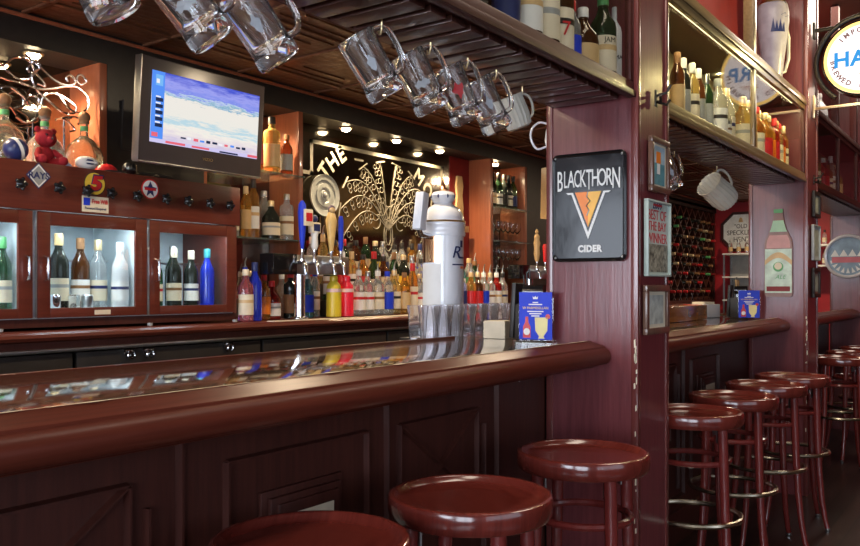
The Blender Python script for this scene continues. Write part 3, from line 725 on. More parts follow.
t.part('sticker_field', flat(N(), circ(.047, 40), yface(2.025, 1.709), .002, .0026), YELLOW, s)
t.part('lettering', textbm('5', .092, yface(2.025, 1.709) @ Matrix.Translation((0, 0, .003)), .001, 1.25, .2, bold=.006), NAVY, s)
t.part('lettering', textbm('5', .082, yface(2.026, 1.709) @ Matrix.Translation((0, 0, .0045)), .001, 1.25, .2, bold=.004), RED, s)
s = t.part('sticker', flat(N(), rectp(-.062, .062, -.034, .034), yface(2.028, 1.620)), CREAM, label='white FREE WIFI sticker')
t.part('lettering', textbm('Free Wifi', .026, yface(2.048, 1.632) @ Matrix.Translation((0, 0, .003)), .001, .75, bold=.0006), RED, s)
t.part('lettering', textbm('Password Required', .016, yface(2.028, 1.602) @ Matrix.Translation((0, 0, .003)), .001, .8), NAVY, s)
t.part('sticker_field', flat(N(), rectp(-.056, -.026, -.006, .026), yface(2.028, 1.620), .002, .003), BLUE, s)
s = t.part('sticker', flat(N(), circ(.046, 32), yface(2.302, 1.713)), RED, label='round red white and navy sticker')
t.part('sticker_field', flat(N(), circ(.040, 32), yface(2.302, 1.713), .002, .0026), WHITE, s)
t.part('sticker_field', flat(N(), [(0, .036), (.012, .012), (.036, .008), (.014, -.008), (.02, -.034), (0, -.018), (-.02, -.034), (-.014, -.008), (-.036, .008), (-.012, .012)], yface(2.302, 1.713), .0026, .0032), NAVY, s)
t.part('sticker_field', flat(N(), rectp(-.030, .030, -.006, .006), yface(2.302, 1.713), .0032, .0038), RED, s)
t.part('foot', join(join(lathe(N(), [(.012, 0), (.012, .012)], 10, Matrix.Translation((1.62, 3.235, 1.088))), lathe(N(), [(.012, 0), (.012, .012)], 10, Matrix.Translation((2.30, 3.235, 1.088)))),
       lathe(N(), [(.012, 0), (.012, .012)], 10, Matrix.Translation((2.80, 3.235, 1.088)))), GREY)
for x in (1.51, 2.035, 2.56):
    l = bpy.data.lights.new('cooler_lamp', 'AREA'); l.shape = 'RECTANGLE'; l.size = .4; l.size_y = .03; l.energy = 1.8; l.color = (.82, .93, 1)
    o = bpy.data.objects.new('cooler_lamp', l); COL.objects.link(o); o.location = (x, CY0+.06, 1.546)
GC = 'bottles inside the cooler'
for (x, y, k, g, l, c, s, d) in [(1.70, 3.38, 'wine', 'green', 'cream', 'green', 1, 'green wine bottle with low cream label behind the first cooler door'),
        (1.59, 3.38, 'wine', 'green', 'white', 'gold', 1, 'green wine bottle with gold foil behind the first cooler door'),
        (1.955, 3.40, 'wine', 'dark', 'cream', 'tan', 1.09, 'dark wine bottle with copper foil and cream bird label behind the middle cooler door'),
        (2.075, 3.43, 'wine', 'brown', 'white', 'brown', 1.05, 'dark red wine bottle with a white label, in the middle of the middle cooler door'),
        (2.165, 3.435, 'wine', 'clear', 'cream', 'gold', 1.04, 'pale wine bottle with gold foil behind the middle cooler door'),
        (2.235, 3.37, 'wine', 'frosted', 'white', 'white', 1.0, 'frosted white bottle with round cream seal at the edge of the middle cooler door'),
        (2.44, 3.39, 'wine', 'green', 'cream', 'tan', .9, 'green wine bottle half hidden by the handle stile of the last cooler door'),
        (2.525, 3.36, 'wine', 'dark', 'cream', 'cream', .95, 'wine bottle with a tall cream label behind the last cooler door'),
        (2.585, 3.45, 'wine', 'green', None, 'silver', 1, 'green wine bottle standing back between two labelled ones in the last cooler'),
        (2.635, 3.37, 'wine', 'dark', 'white', 'cream', .93, 'dark wine bottle with white label and green leaf behind the last cooler door'),
        (2.735, 3.37, 'wine', 'blue', None, 'teal', .97, 'cobalt blue wine bottle behind the last cooler door')]:
    b = bottle('wine_bottle', k, g, l, c, x, y, 1.160, d, 'wine bottle', GC, sc=s)
for i, x in enumerate((1.90, 1.99, 2.05)):
    solo('small_jar', lathe(N(), [(.022, 1.1605), (.025, 1.165), (.025, 1.225), (.019, 1.232)], 16, Matrix.Translation((x, 3.335, 0))), [CHROME, G['clear'], STEEL][i],
         f'small silvery jar, {ORD[i]} of three at the foot of the middle cooler door', 'jar', (x, 3.335, 1.1605), 'small jars in the cooler')

# things standing on the cooler
TOP = CZ1+.0005
for x, y, g, c, lab in ((1.735, 3.43, 'palegold', 'brown', 'big round tequila decanter of pale gold spirit at the photo edge on the cooler'), (1.965, 3.53, 'clear', 'brown', 'round clear decanter with cork ball behind the red bear'),
                     (2.13, 3.49, 'palegold', 'brown', 'round decanter of pale gold spirit with cork ball beside the wood partition')):
    b = bottle('spirit_decanter', 'decanter', g, None, None, x, y, TOP, lab, 'decanter', 'decanters on the cooler', sc=1.06)
    for nm, bm, m in (('cork_stopper', sph(N(), (0, 0, .255), .026), L['brown']), ('neck_band', lathe(N(), [(.0175, .195), (.0175, .215)], 16), GREEN)):
        o = bpy.data.objects.new(nm, mesh(nm, bm, m)); COL.objects.link(o); o.parent = b
bear = t = T('plush_bear', 'small red plush bear sitting on the cooler in front of the decanters', 'soft toy', (1.815, 3.32, TOP))
bm = N(); c = (1.815, 3.325, TOP)
sph(bm, (1.815, 3.325, TOP+.042), .040, (1, .85, 1.1))
for s in (-1, 1):
    tube(bm, [(1.815+s*.03, 3.315, TOP+.062), (1.815+s*.05, 3.29, TOP+.04), (1.815+s*.052, 3.275, TOP+.022)], [.014, .013, .012], 10)
    tube(bm, [(1.815+s*.02, 3.315, TOP+.018), (1.815+s*.04, 3.275, TOP+.016), (1.815+s*.045, 3.262, TOP+.018)], [.018, .017, .017], 10); sph(bm, (1.815+s*.046, 3.26, TOP+.02), .019)
t.part('body', bm, PLUSH)
bm = N(); sph(bm, (1.815, 3.315, TOP+.115), .041, (1.05, .95, .95)); sph(bm, (1.815, 3.28, TOP+.105), .017)
for s in (-1, 1): sph(bm, (1.815+s*.034, 3.318, TOP+.148), .014, (1, .6, 1))
h = t.part('head', bm, PLUSH)
bm = N(); sph(bm, (1.815, 3.264, TOP+.109), .005)
for s in (-1, 1): sph(bm, (1.815+s*.015, 3.281, TOP+.125), .0045)
t.part('eyes_and_nose', bm, BLACKGLOSS, h)
bear.o.location.x += .035
t = T('mini_helmet', 'dark navy and white mini ball helmet at the photo edge on the cooler', 'helmet', (1.715, 3.30, TOP))
t.part('shell', sph(N(), (1.715, 3.30, TOP+.048), .047, (1.05, 1, 1)), NAVY)
t.part('stripe', lathe(N(), [(.0485, -.007), (.0490, 0), (.0485, .007)], 24, Matrix.Translation((1.715, 3.30, TOP+.048)) @ Matrix.Rotation(1.2, 4, 'Y'), cap0=False, cap1=False), WHITE)
t = T('mini_football', 'small white and navy football lying on the cooler above the yellow sticker', 'ball', (2.02, 3.29, TOP))
t.part('ball', sph(N(), (2.02, 3.29, TOP+.030), .03, (1.75, 1, 1)), WHITE)
t.part('panel', sph(N(), (2.02, 3.288, TOP+.031), .0295, (1.35, 1.03, .75)), NAVY)
t.part('lettering', textbm('SAILORS', .016, FY(2.02, 3.2575, TOP+.031), .002) if False else flat(N(), rectp(-.03, .03, -.004, .004), FY(2.02, 3.2580, TOP+.031), 0, .001), WHITE)
t = T('blue_cap', 'folded blue cap lying on the cooler between the bear and the football', 'cap', (1.93, 3.32, TOP))
bm = N(); sph(bm, (1.93, 3.33, TOP+.0), .05, (1.1, .9, .85)); bmesh.ops.bisect_plane(bm, geom=bm.verts[:]+bm.edges[:]+bm.faces[:], plane_co=(0, 0, TOP), plane_no=(0, 0, -1), clear_outer=True)
t.part('crown', bm, M('blue felt', (.10, .16, .34), .8))
bm = N(); flat(bm, [(-.045, 0), (.045, 0), (.035, .04), (0, .052), (-.035, .04)], Matrix.Translation((1.93, 3.295, TOP+.001)) @ Matrix.Diagonal((1, -1, 1, 1)), 0, .004); t.part('brim', bm, NAVY)
t.o.location.x += .02; t.o.location.y += .045
t = T('red_cap', 'dark cap with red top lying on the cooler beside the small football', 'cap', (2.135, 3.30, TOP))
bm = N(); sph(bm, (2.135, 3.32, TOP), .048, (1.15, .9, .9)); bmesh.ops.bisect_plane(bm, geom=bm.verts[:]+bm.edges[:]+bm.faces[:], plane_co=(0, 0, TOP), plane_no=(0, 0, -1), clear_outer=True)
t.part('crown', bm, RED)
bm = N(); flat(bm, [(-.05, 0), (.05, 0), (.04, .04), (0, .052), (-.04, .04)], Matrix.Translation((2.14, 3.29, TOP+.001)) @ Matrix.Diagonal((1, -1, 1, 1)), 0, .006); t.part('brim', bm, BLACK)
solo('dark_ball', sph(N(), (2.245, 3.31, TOP+.034), .034), BLACKGLOSS, 'shiny black ball on the cooler right below the television corner', 'ball', (2.245, 3.31, TOP))
for i, x in enumerate((2.33, 2.43)):
    t = T('sunglasses_case', ['dark hard case lying on the cooler below the television, nearer the black ball', 'dark hard case lying on the cooler below the television, farther from the black ball'][i], 'case', (x, 3.32, TOP))
    t.part('lower_shell', box(N(), x-.042, x+.042, 3.295, 3.34, TOP, TOP+.011, .004), BLACK); t.part('lid', box(N(), x-.042, x+.042, 3.295, 3.34, TOP+.0115, TOP+.024, .006), IRON)
# scroll wine rack of bent steel
t = T('scroll_wine_rack', 'curly bent steel wine rack standing behind the decanters on the cooler', 'wine rack', (1.85, 3.62, TOP))
def arc(cx, cz, r, a0, a1, y, n=16, r2=None):
    return [(cx+(r+((r2 or r)-r)*i/n)*math.cos(math.radians(a0+(a1-a0)*i/n)), y, cz+(r+((r2 or r)-r)*i/n)*math.sin(math.radians(a0+(a1-a0)*i/n))) for i in range(n+1)]
CURV = [[(100,0),(140,30),(170,50),(220,90),(270,108),(315,100),(326,76),(305,55),(285,68),(290,90)],
 [(375,58),(358,42),(338,50),(335,76),(355,90),(380,70),(372,52)],
 [(-60,120),(20,140),(90,145),(160,155),(220,140),(270,120),(330,108),(375,135),(390,180),(370,222),(330,234),(290,215),(250,165)],
 [(170,250),(180,190),(230,160),(290,180),(330,210),(322,240),(270,246),(220,215),(150,160),(130,90),(165,50),(150,20),(112,60),(120,85)],
 [(-50,200),(0,180),(50,170),(110,210),(130,240),(160,250),(166,200),(132,190),(110,220)],
 [(245,285),(300,265),(340,255),(368,268),(350,290)], [(270,270),(310,290),(336,320),(312,332)],
 [(-40,20),(0,60),(40,100),(80,122),(120,115),(150,80),(175,35)], [(-40,90),(20,70),(70,20),(130,15),(160,60),(200,110),(205,128),(170,120)],
 [(-60,260),(0,240),(60,260),(110,240),(100,190),(60,185),(40,225),(80,290)], [(80,300),(120,320),(160,300),(175,260)]]
def smooth(P, n=6):
    o = []
    for i in range(len(P)-1):
        p0, p1, p2, p3 = P[max(i-1, 0)], P[i], P[i+1], P[min(i+2, len(P)-1)]
        for k in range(n):
            t_ = k/n
            o.append(tuple(.5*(2*p1[q]+(p2[q]-p0[q])*t_+(2*p0[q]-5*p1[q]+4*p2[q]-p3[q])*t_*t_+(3*p1[q]-p0[q]-3*p2[q]+p3[q])*t_**3) for q in (0, 1)))
    return o+[P[-1]]
for k_, grp in enumerate((CURV[:4], CURV[4:8], CURV[8:])):
    bm = N()
    for P in grp: tube(bm, [(1.800+.00105*p[0], 3.585+.018*k_, 2.300-.00093*p[1]) for p in smooth(P)], .0052, 6)
    t.part('scroll_panel', bm, CHROME)
for x, zz in ((1.80, 2.07), (1.97, 2.03), (2.12, 2.05)):
    bm = N(); tube(bm, [(x, 3.64, zz), (x, 3.64, TOP+.003)], .005, 6); tube(bm, [(x, 3.58, zz), (x, 3.64, zz)], .0045, 6); t.part('stand_leg', bm, CHROME)

# ------------------------------------------------------------------ television
tv = t = T('television', 'flat screen television showing a car race, mounted above the cooler', 'television', (2.47, 3.03, 2.03))
TX0, TX1, TZ0, TZ1, TY = 2.105, 2.80, 1.806, 2.252, 3.03
TVB = M('television case', (.045, .035, .035), .3, vary=.05)
t.part('housing', join(box(N(), TX0, TX1, TY, TY+.04, TZ0, TZ1, .006), box(N(), TX0+.1, TX1-.1, TY+.04, TY+.09, TZ0+.06, TZ1-.06, .01)), TVB)
bm = N(); box(bm, TX0-.004, TX0+.001, TY-.002, TY+.042, TZ0, TZ1, .002); box(bm, TX0, TX1, TY-.002, TY+.042, TZ0-.005, TZ0+.001, .002); t.part('silver_edge', bm, STEEL)
def screenmat():
    m, nt, out = newmat('television picture')
    e = nt.nodes.new('ShaderNodeEmission'); tc = nt.nodes.new('ShaderNodeTexCoord')
    sp = nt.nodes.new('ShaderNodeSeparateXYZ'); nt.links.new(tc.outputs['Generated'], sp.inputs[0])
    mp = nt.nodes.new('ShaderNodeMapping'); mp.inputs['Scale'].default_value = (2.2, 1, 7.)
    mp.inputs['Rotation'].default_value = (0, .25, 0)
    n = nt.nodes.new('ShaderNodeTexNoise'); n.inputs['Scale'].default_value = 2.6; n.inputs['Detail'].default_value = 10; n.inputs['Roughness'].default_value = .68
    nt.links.new(tc.outputs['Generated'], mp.inputs[0]); nt.links.new(mp.outputs[0], n.inputs['Vector'])
    ma = nt.nodes.new('ShaderNodeMath'); ma.operation = 'MULTIPLY_ADD'; ma.inputs[1].default_value = .5; 
    nt.links.new(n.outputs['Fac'], ma.inputs[0]); 
    sb = nt.nodes.new('ShaderNodeMath'); sb.operation = 'SUBTRACT'; sb.inputs[1].default_value = .25
    nt.links.new(sp.outputs['Z'], sb.inputs[0]); nt.links.new(sb.outputs[0], ma.inputs[2])
    r = nt.nodes.new('ShaderNodeValToRGB'); el = r.color_ramp.elements
    el[0].position = 0; el[0].color = (.55, .50, .75, 1); el[1].position = 1; el[1].color = (.07, .10, .62, 1)
    for p, c in ((.14, (.78, .70, .74)), (.26, (.88, .84, .76)), (.34, (.45, .66, .76)), (.41, (.82, .80, .74)), (.66, (.84, .80, .74)), (.69, (.18, .40, .58)), (.73, (.55, .66, .80)), (.76, (.20, .26, .80)), (.86, (.34, .36, .85))):
        k = el.new(p); k.color = (*c, 1)
    nt.links.new(ma.outputs[0], r.inputs['Fac']); nt.links.new(r.outputs[0], e.inputs[0]); e.inputs[1].default_value = .95
    nt.links.new(e.outputs[0], out.inputs[0]); return m
sx0, sx1, sz0, sz1 = TX0+.052, TX1-.034, TZ0+.085, TZ1-.055
scr = t.part('screen', box(N(), sx0, sx1, TY-.003, TY-.0005, sz0, sz1), screenmat())
def em(c, s=.9): return emitmat('screen graphic', c, s)
EB, EW, ER, ED, EP = em((.10, .30, .95)), em((.9, .9, .95)), em((.85, .15, .2)), em((.02, .03, .08)), em((.65, .60, .9))
def gfx(x0, x1, z0, z1, m, d=.0035, nm='screen_graphic'): t.part(nm, box(N(), sx0+x0*(sx1-sx0), sx0+x1*(sx1-sx0), TY-.003-d, TY-.0031, sz0+z0*(sz1-sz0), sz0+z1*(sz1-sz0)), m, scr)
gfx(0, .105, .02, 1, EB, .001); gfx(0, 1, 0, .055, EP, .0012); gfx(.13, .30, .012, .045, ER, .002); gfx(.36, .52, .012, .04, ER, .002); gfx(.62, .80, .006, .03, ED, .002); gfx(.9, 1, .012, .05, ER, .002)
for i in range(5): gfx(.035, .095, .22+.09*i, .27+.09*i, ED, .002); gfx(.035, .075, .275+.09*i, .295+.09*i, EW, .002)
gfx(.03, .09, .80, .95, em((.2, .5, .95)), .002); gfx(.035, .06, .83, .89, EW, .003); gfx(.01, .06, .08, .14, ER, .002)
rr = random.Random(2)
for i in range(11): gfx(.26+.058*i, .29+.058*i+rr.uniform(0, .015), .105+rr.uniform(0, .01), .135+rr.uniform(0, .02), [ED, EW, ER, EB, ED][i % 5], .002)
t.part('lettering', textbm('VIZIO', .018, FY((TX0+TX1)/2+.02, TY-.0008, TZ0+.045), .001, 1.3), BRASS)
tv.o.rotation_euler = (.07, 0, 0)
t.part('wall_mount', join(box(N(), 2.42, 2.52, TY+.09, 3.549, 1.98, 2.06), box(N(), 2.36, 2.58, 3.535, 3.549, 1.9, 2.14)), BLACK)

# ------------------------------------------------------------------ smoked mirrors, glass shelves
for x0, x1, lab in ((1.2, 2.243, 'smoked mirror behind the curly wine rack'), (2.882, 3.566, 'smoked mirror behind the two glass shelves beside the television'), (5.832, 6.365, 'smoked mirror behind the narrow bottle niche near the cider pillar')):
    solo('wall_mirror', box(N(), x0, x1, 3.80, 3.835, 1.086, SOFZ-.002), MIRROR, lab, 'mirror', ((x0+x1)/2, 3.82, 1.086), 'wall mirrors of the back bar')
mir = T('wall_mirror', 'broad dark mirror etched with a fan of scrolls and arched lettering', 'mirror', (4.55, 3.78, 1.086), group='wall mirrors of the back bar')
mir.part('glass', box(N(), 3.61, 5.498, 3.762, 3.80, 1.086, SOFZ-.002), DARKMIRROR)
MY = 3.762
etch = M('etched cream line', etchcol, .6, vary=.15, vscale=40)
bm = N()
def band(x0, x1, z0, z1): box(bm, x0, x1, MY-.003, MY-.0005, z0, z1)
fx0, fx1, fz0, fz1 = 3.885, 5.40, 1.30, 2.235
band(fx0, fx1, fz1-.026, fz1); band(fx0, fx0+.028, 2.0, fz1); band(fx1-.028, fx1, 1.45, fz1); band(3.72, fx0+.028, 2.0, 2.026); band(3.72, 3.746, 1.4, 2.0)
mir.part('etched_border', bm, etch)
bm = N(); band(4.33, 4.42, 2.150, 2.163); band(5.24, 5.30, 2.10, 2.113)
flat(bm, [(-.06, .04), (0, .0), (-.06, -.04)], FY(3.80, MY-.0005, 2.13), 0, .0025)
mir.part('etched_dash', bm, etch)
bm = N()
cxs, czs = 4.665, 1.60
def letter(ch, x, z, deg, size=.155):
    join(bm, textbm(ch, size, FY(x, MY-.002, z) @ Matrix.Rotation(math.radians(deg), 4, 'Z'), .002, .95, bold=.004))
for ch, x, z, d in (('T', 4.025, 2.035, 52), ('H', 4.105, 2.105, 44), ('E', 4.19, 2.165, 36), ('M', 5.075, 2.11, -40), ('O', 5.19, 2.02, -50), ('O', 5.285, 1.915, -58), ('N', 5.35, 1.80, -66)):
    letter(ch, x, z, d)
    if ch == 'E': mir.part('etched_lettering', bm, etch); bm = N()
mir.part('etched_lettering', bm, etch)
# the fan of scrolls
bm = N(); y = MY-.0035
def line(pts, r=.0040): tube(bm, [(px, y, pz) for px, pz in pts], r, 6)
def loop(cx, cz, r): tube(bm, [(cx+r*math.cos(2*PI*i/12), y, cz+r*math.sin(2*PI*i/12)) for i in range(12)], .0026, 5, closed=True)
bx, bz = 4.70, 1.66
for s in (-1, 1):
    for k, (ang, ln, bend) in enumerate(((11, .50, .05), (33, .52, .10), (57, .56, .15), (78, .54, .17), (98, .50, .16))):
        a = math.radians(ang); pts = []
        for i in range(15):
            q = i/14
            px = ln*q*math.sin(a); pz = ln*q*math.cos(a)+bend*math.sin(q*PI)
            pts.append((bx+s*px, bz+.02+pz))
        line(pts)
        tx, tz = pts[-1]; ux, uz = s*math.cos(a), -math.sin(a)
        line([(tx-ux*.05, tz-uz*.05), (tx+ux*.05, tz+uz*.05)], .0055)
        for i in (5, 7, 9, 11, 13):
            px, pz = pts[i]; dx, dz = pts[i][0]-pts[i-1][0], pts[i][1]-pts[i-1][1]; l = math.hypot(dx, dz); nx, nz = -dz/l, dx/l
            off = .034 if i % 4 == 1 else .03
            loop(px-s*nx*off, pz-s*nz*off, .02); loop(px-s*nx*(off+.034), pz-s*nz*(off+.034), .015)
            line([(px, pz), (px-s*nx*(off-.02), pz-s*nz*(off-.02))], .0025)
        c = pts[4]; tube(bm, [(c[0]+s*.0+.05*math.cos(math.radians(q))*s, y, c[1]-.05+.05*math.sin(math.radians(q))) for q in range(90, 330, 24)], .0035, 6)
for r in (.03, .05): tube(bm, [(bx+r*math.cos(2*PI*i/20), y, bz-.02+2.2*r*math.sin(2*PI*i/20)) for i in range(20)], .004, 6, closed=True)
for i in range(4):
    for s in (-1, 1): tube(bm, [(bx+s*(.02+.08*math.sin(q)), y, bz-.13-.07*i+.045*math.cos(q)) for q in [PI*j/8 for j in range(9)]], .0045, 6)
mir.part('etched_fan', bm, etch)
# glass shelves and their bottles
def gshelf(x0, x1, z, lab): solo('glass_shelf', box(N(), x0, x1, 3.49, 3.798, z-.008, z), GLASSGREEN, lab, 'shelf', ((x0+x1)/2, 3.64, z-.008), 'glass shelves of the back bar')
gshelf(2.884, 3.565, 1.93, 'upper glass shelf with three whiskeys beside the television')
gshelf(2.884, 3.565, 1.545, 'lower glass shelf above the beer tap column')
gshelf(5.833, 6.364, 1.935, 'top glass shelf with wine bottles in the narrow niche')
gshelf(5.833, 6.364, 1.655, 'middle glass shelf with stem glasses in the narrow niche')
gshelf(5.833, 6.364, 1.425, 'lowest glass shelf with stem glasses in the narrow niche')
for (x, yy, z, k, g, l, c, s, d) in [(3.235, 3.56, 1.93, 'round', 'amber', 'red', 'brown', 1.1, 'amber whiskey with red label beside the television edge on the upper glass shelf'),
        (3.37, 3.57, 1.93, 'shoulder', 'gold', 'tan', 'black', 1.32, 'big golden whiskey bottle with black neck on the upper glass shelf'),
        (3.49, 3.57, 1.93, 'round', 'brown', 'grey', 'brown', .92, 'brown bourbon with grey label at the partition on the upper glass shelf'),
        (3.06, 3.56, 1.545, 'round', 'clear', 'cream', 'cream', 1.0, 'clear bottle with cream label at the cooler end of the lower glass shelf'),
        (3.135, 3.53, 1.545, 'tall', 'orange', 'tan', 'tan', .9, 'slim orange bottle on the lower glass shelf'),
        (3.225, 3.57, 1.545, 'tall', 'amber', 'white', 'black', 1.06, 'tall amber bottle with white and teal label on the lower glass shelf'),
        (3.345, 3.55, 1.545, 'squat', 'dark', 'cream', 'gold', 1.05, 'squat black bottle with cream label on the lower glass shelf'),
        (3.41, 3.68, 1.545, 'round', 'clear', None, 'silver', 1.1, 'clear bottle standing back behind the squat black one'),
        (3.49, 3.57, 1.545, 'shoulder', 'clear', 'cream', 'silver', 1.1, 'clear bottle with ball stopper at the partition on the lower glass shelf')]:
    bottle('spirit_bottle', k, g, l, c, x, yy, z, d, group='bottles on the glass shelves', sc=s)
for i, (x, g, l) in enumerate(((5.95, 'dark', 'cream'), (6.05, 'green', 'white'), (6.14, 'dark', 'black'), (6.22, 'dark', 'cream'), (6.30, 'green', 'navy'))):
    bottle('wine_bottle', 'wine', g, l, 'black', x, 3.63, 1.935, f'dark wine bottle, {ORD[i]} on the top glass shelf of the narrow niche', 'wine bottle', 'wine bottles in the narrow niche')
sg = mesh('stem_glass', lathe(N(), [(.030, 0), (.030, .003), (.005, .008), (.004, .07), (.012, .085), (.030, .11), (.034, .14), (.029, .175), (.027, .175), (.031, .14), (.027, .112), (.008, .09), (.001, .088)], 18, cap1=False), GLASS)
for zz, w in ((1.655, 'middle'), (1.425, 'lowest')):
    for i in range(6):
        o = bpy.data.objects.new('wine_glass', sg); COL.objects.link(o); o.location = (5.92+.08*i, 3.60, zz+.0006)
        tag(o, f'clear stem glass, {ORD[i]} on the {w} glass shelf of the narrow niche', 'wine glass', 'stem glasses in the narrow niche')
bm = flat(N(), [(-.04, -.2), (.04, -.2), (.05, -.05), (.035, .04), (.05, .12), (.03, .2), (-.03, .2), (-.05, .12), (-.035, .04), (-.05, -.05)], FY(5.62, 3.758, 1.98), 0, .02)
t = T('wall_ornament', 'tall tan bottle shaped wood ornament on the red panel behind the porcelain tower', 'ornament', (5.62, 3.75, 1.98))
t.part('backboard', bm, TAN); t.part('shelf_block', box(N(), 5.54, 5.70, 3.70, 3.758, 1.72, 1.77, .004), W_TAN)

# ribbed round tray against the mirror
t = T('round_tray', 'grey ribbed round tray leaning on the mirror under the word THE', 'tray', (4.02, 3.70, 1.86))
m_ = FY(3.985, 3.735, 1.872)
bm = lathe(N(), [(.003, .012), (.03, .014), (.033, .010), (.05, .010), (.053, .014), (.075, .014), (.078, .010), (.1, .010), (.103, .015), (.125, .016), (.138, .020), (.138, .008), (.003, .004)], 48, m_)
t.part('disc', bm, M('translucent grey plastic', (.36, .38, .36), .3, vary=.1)); t.part('hub', sph(N(), m_ @ Vector((0, 0, .014)), .02, (1, .5, 1)), GREY)
t.part('stand', box(N(), 3.975, 3.995, 3.735, 3.745, 1.09, 1.74), IRON)

# ------------------------------------------------------------------ beer taps
def handle_shape(t, tap, x, y, z, kind):
    if kind == 'blue':
        t.part('tap_handle', lathe(N(), [(.008, z), (.013, z+.04), (.02, z+.12), (.024, z+.2), (.02, z+.24), (.008, z+.262)], 16, Matrix.Translation((x, y, 0))), BLUE, tap, 'blue tap handle')
        t.part('plaque', box(N(), x-.012, x+.05, y-.034, y-.02, z+.125, z+.215, .004), CREAM, tap)
        t.part('plaque_mark', box(N(), x-.004, x+.042, y-.036, y-.0345, z+.15, z+.195), RED, tap)
    if kind == 'white':
        t.part('tap_handle', lathe(N(), [(.012, z), (.02, z+.02), (.018, z+.07), (.024, z+.10)], 16, Matrix.Translation((x, y, 0))), WHITE, tap, 'white tap handle')
        b = box(N(), x-.034, x+.034, y-.018, y+.018, z+.09, z+.15, .008)
        t.part('badge', b, CREAM, tap); t.part('badge_mark', box(N(), x-.024, x+.024, y-.0205, y-.0185, z+.102, z+.14), NAVY, tap)
        t.part('finial', sph(N(), (x, y, z+.17), .022, (1, .8, 1)), NAVY, tap)
    if kind == 'figure':
        t.part('tap_handle', lathe(N(), [(.008, z-.02), (.012, z), (.02, z+.05), (.03, z+.12), (.036, z+.17), (.026, z+.2), (.02, z+.215)], 16, Matrix.Translation((x, y, 0)) @ Matrix.Diagonal((1, .8, 1, 1))), M('yellow tan enamel', (.72, .50, .20), .3), tap, 'tan figure tap handle')
        t.part('head', sph(N(), (x+.004, y, z+.232), .026, (.9, .8, 1)), M('plum enamel', (.16, .12, .16), .3), tap); t.part('face', sph(N(), (x-.004, y-.01, z+.226), .018), TAN, tap)
    if kind == 'blueslim':
        t.part('tap_handle', lathe(N(), [(.008, z), (.014, z+.03), (.016, z+.17), (.01, z+.2)], 14, Matrix.Translation((x, y, 0))), BLUE, tap, 'slim blue tap handle')
    if kind == 'mill':
        t.part('tap_handle', lathe(N(), [(.010, z), (.018, z+.02), (.026, z+.06), (.022, z+.11), (.028, z+.15), (.020, z+.18), (.024, z+.2), (.010, z+.225), (.016, z+.24), (.006, z+.26)], 16, Matrix.Translation((x, y, 0))), W_TAN, tap, 'turned pale wood tap handle')
    if kind == 'red':
        t.part('tap_handle', lathe(N(), [(.010, z), (.015, z+.02), (.02, z+.13), (.012, z+.15)], 14, Matrix.Translation((x, y, 0))), RED, tap, 'red tap handle')
def tap_tower(x0, x1, y, cols, label, taps):
    t = T('beer_tap_tower', label, 'beer tap tower', ((x0+x1)/2, y, 1.091))
    t.part('manifold', box(N(), x0, x1, y-.05, y+.05, 1.336, 1.44, .006), STEEL)
    t.part('end_plate', box(N(), x0-.004, x0+.17, y-.053, y+.053, 1.333, 1.443, .004), BLACKGLOSS, label='black end plate')
    for cx in cols: t.part('column', lathe(N(), [(.05, 1.091), (.05, 1.097), (.032, 1.105), (.030, 1.13), (.030, 1.335)], 24, Matrix.Translation((cx, y, 0))), CHROME)
    for x, k in taps:
        tp = t.part('faucet', join(tube(N(), [(x, y-.05, 1.40), (x, y-.085, 1.40), (x, y-.10, 1.375), (x, y-.105, 1.335)], [.014, .013, .011, .010], 10), lathe(N(), [(.012, 1.395), (.016, 1.41), (.010, 1.43), (.010, 1.47)], 12, Matrix.Translation((x, y-.075, 0)))), CHROME)
        handle_shape(t, tp, x, y-.075, 1.47, k)
    return t
tap_tower(3.005, 3.60, 3.22, (3.245,), 'chrome beer tap tower with blue, white and tan handles beside the cooler', [(3.19, 'blue'), (3.285, 'white'), (3.42, 'figure'), (3.50, 'blueslim')])
tap_tower(5.60, 6.30, 3.22, (5.85,), 'far chrome beer tap tower with a turned wood handle, beside the cider pillar', [(5.84, 'mill'), (5.98, 'red'), (6.1, 'red')])

# ------------------------------------------------------------------ bottles before the mirror
t = T('bottle_riser', 'dark stepped bottle riser carrying the back rows before the etched mirror', 'riser', (4.6, 3.55, 1.086))
t.part('step', box(N(), 3.66, 5.495, 3.375, 3.51, 1.0865, 1.185, .003), BLACK); t.part('step', box(N(), 3.66, 5.495, 3.5105, 3.70, 1.0865, 1.285, .003), BLACK)
rr = random.Random(11)
FRONT = [('round', 'clear', 'white', 'white'), ('round', 'clear', 'white', 'silver'), ('round', 'clear', 'cream', 'white'), ('round', 'clear', 'blue', 'blue'), ('round', 'gold', 'cream', 'gold'), ('round', 'orange', 'tan', 'brown'),
         ('tall', 'amber', 'cream', 'red'), ('round', 'clear', 'white', 'gold'), ('round', 'clear', 'navy', 'black')]
FRX = [3.80, 3.90, 3.985, 4.07, 4.155, 4.245, 4.335, 4.43, 4.95]
G3 = 'bottles rowed before the etched mirror'
def cap_word(c): return 'no cap' if c is None else c + ' cap'
for i, (x, (k, g, l, c)) in enumerate(zip(FRX, FRONT)):
    bottle('liquor_bottle', k, g, l, c, x, 3.27+rr.uniform(-.012, .012), 1.091, f'{BN[g]} bottle with {l} label, {ORD[i]} past the red pour bottle, front row', group=G3, sc=1.0+rr.uniform(-.03, .06), spout=c in ('white', 'red', 'gold'))
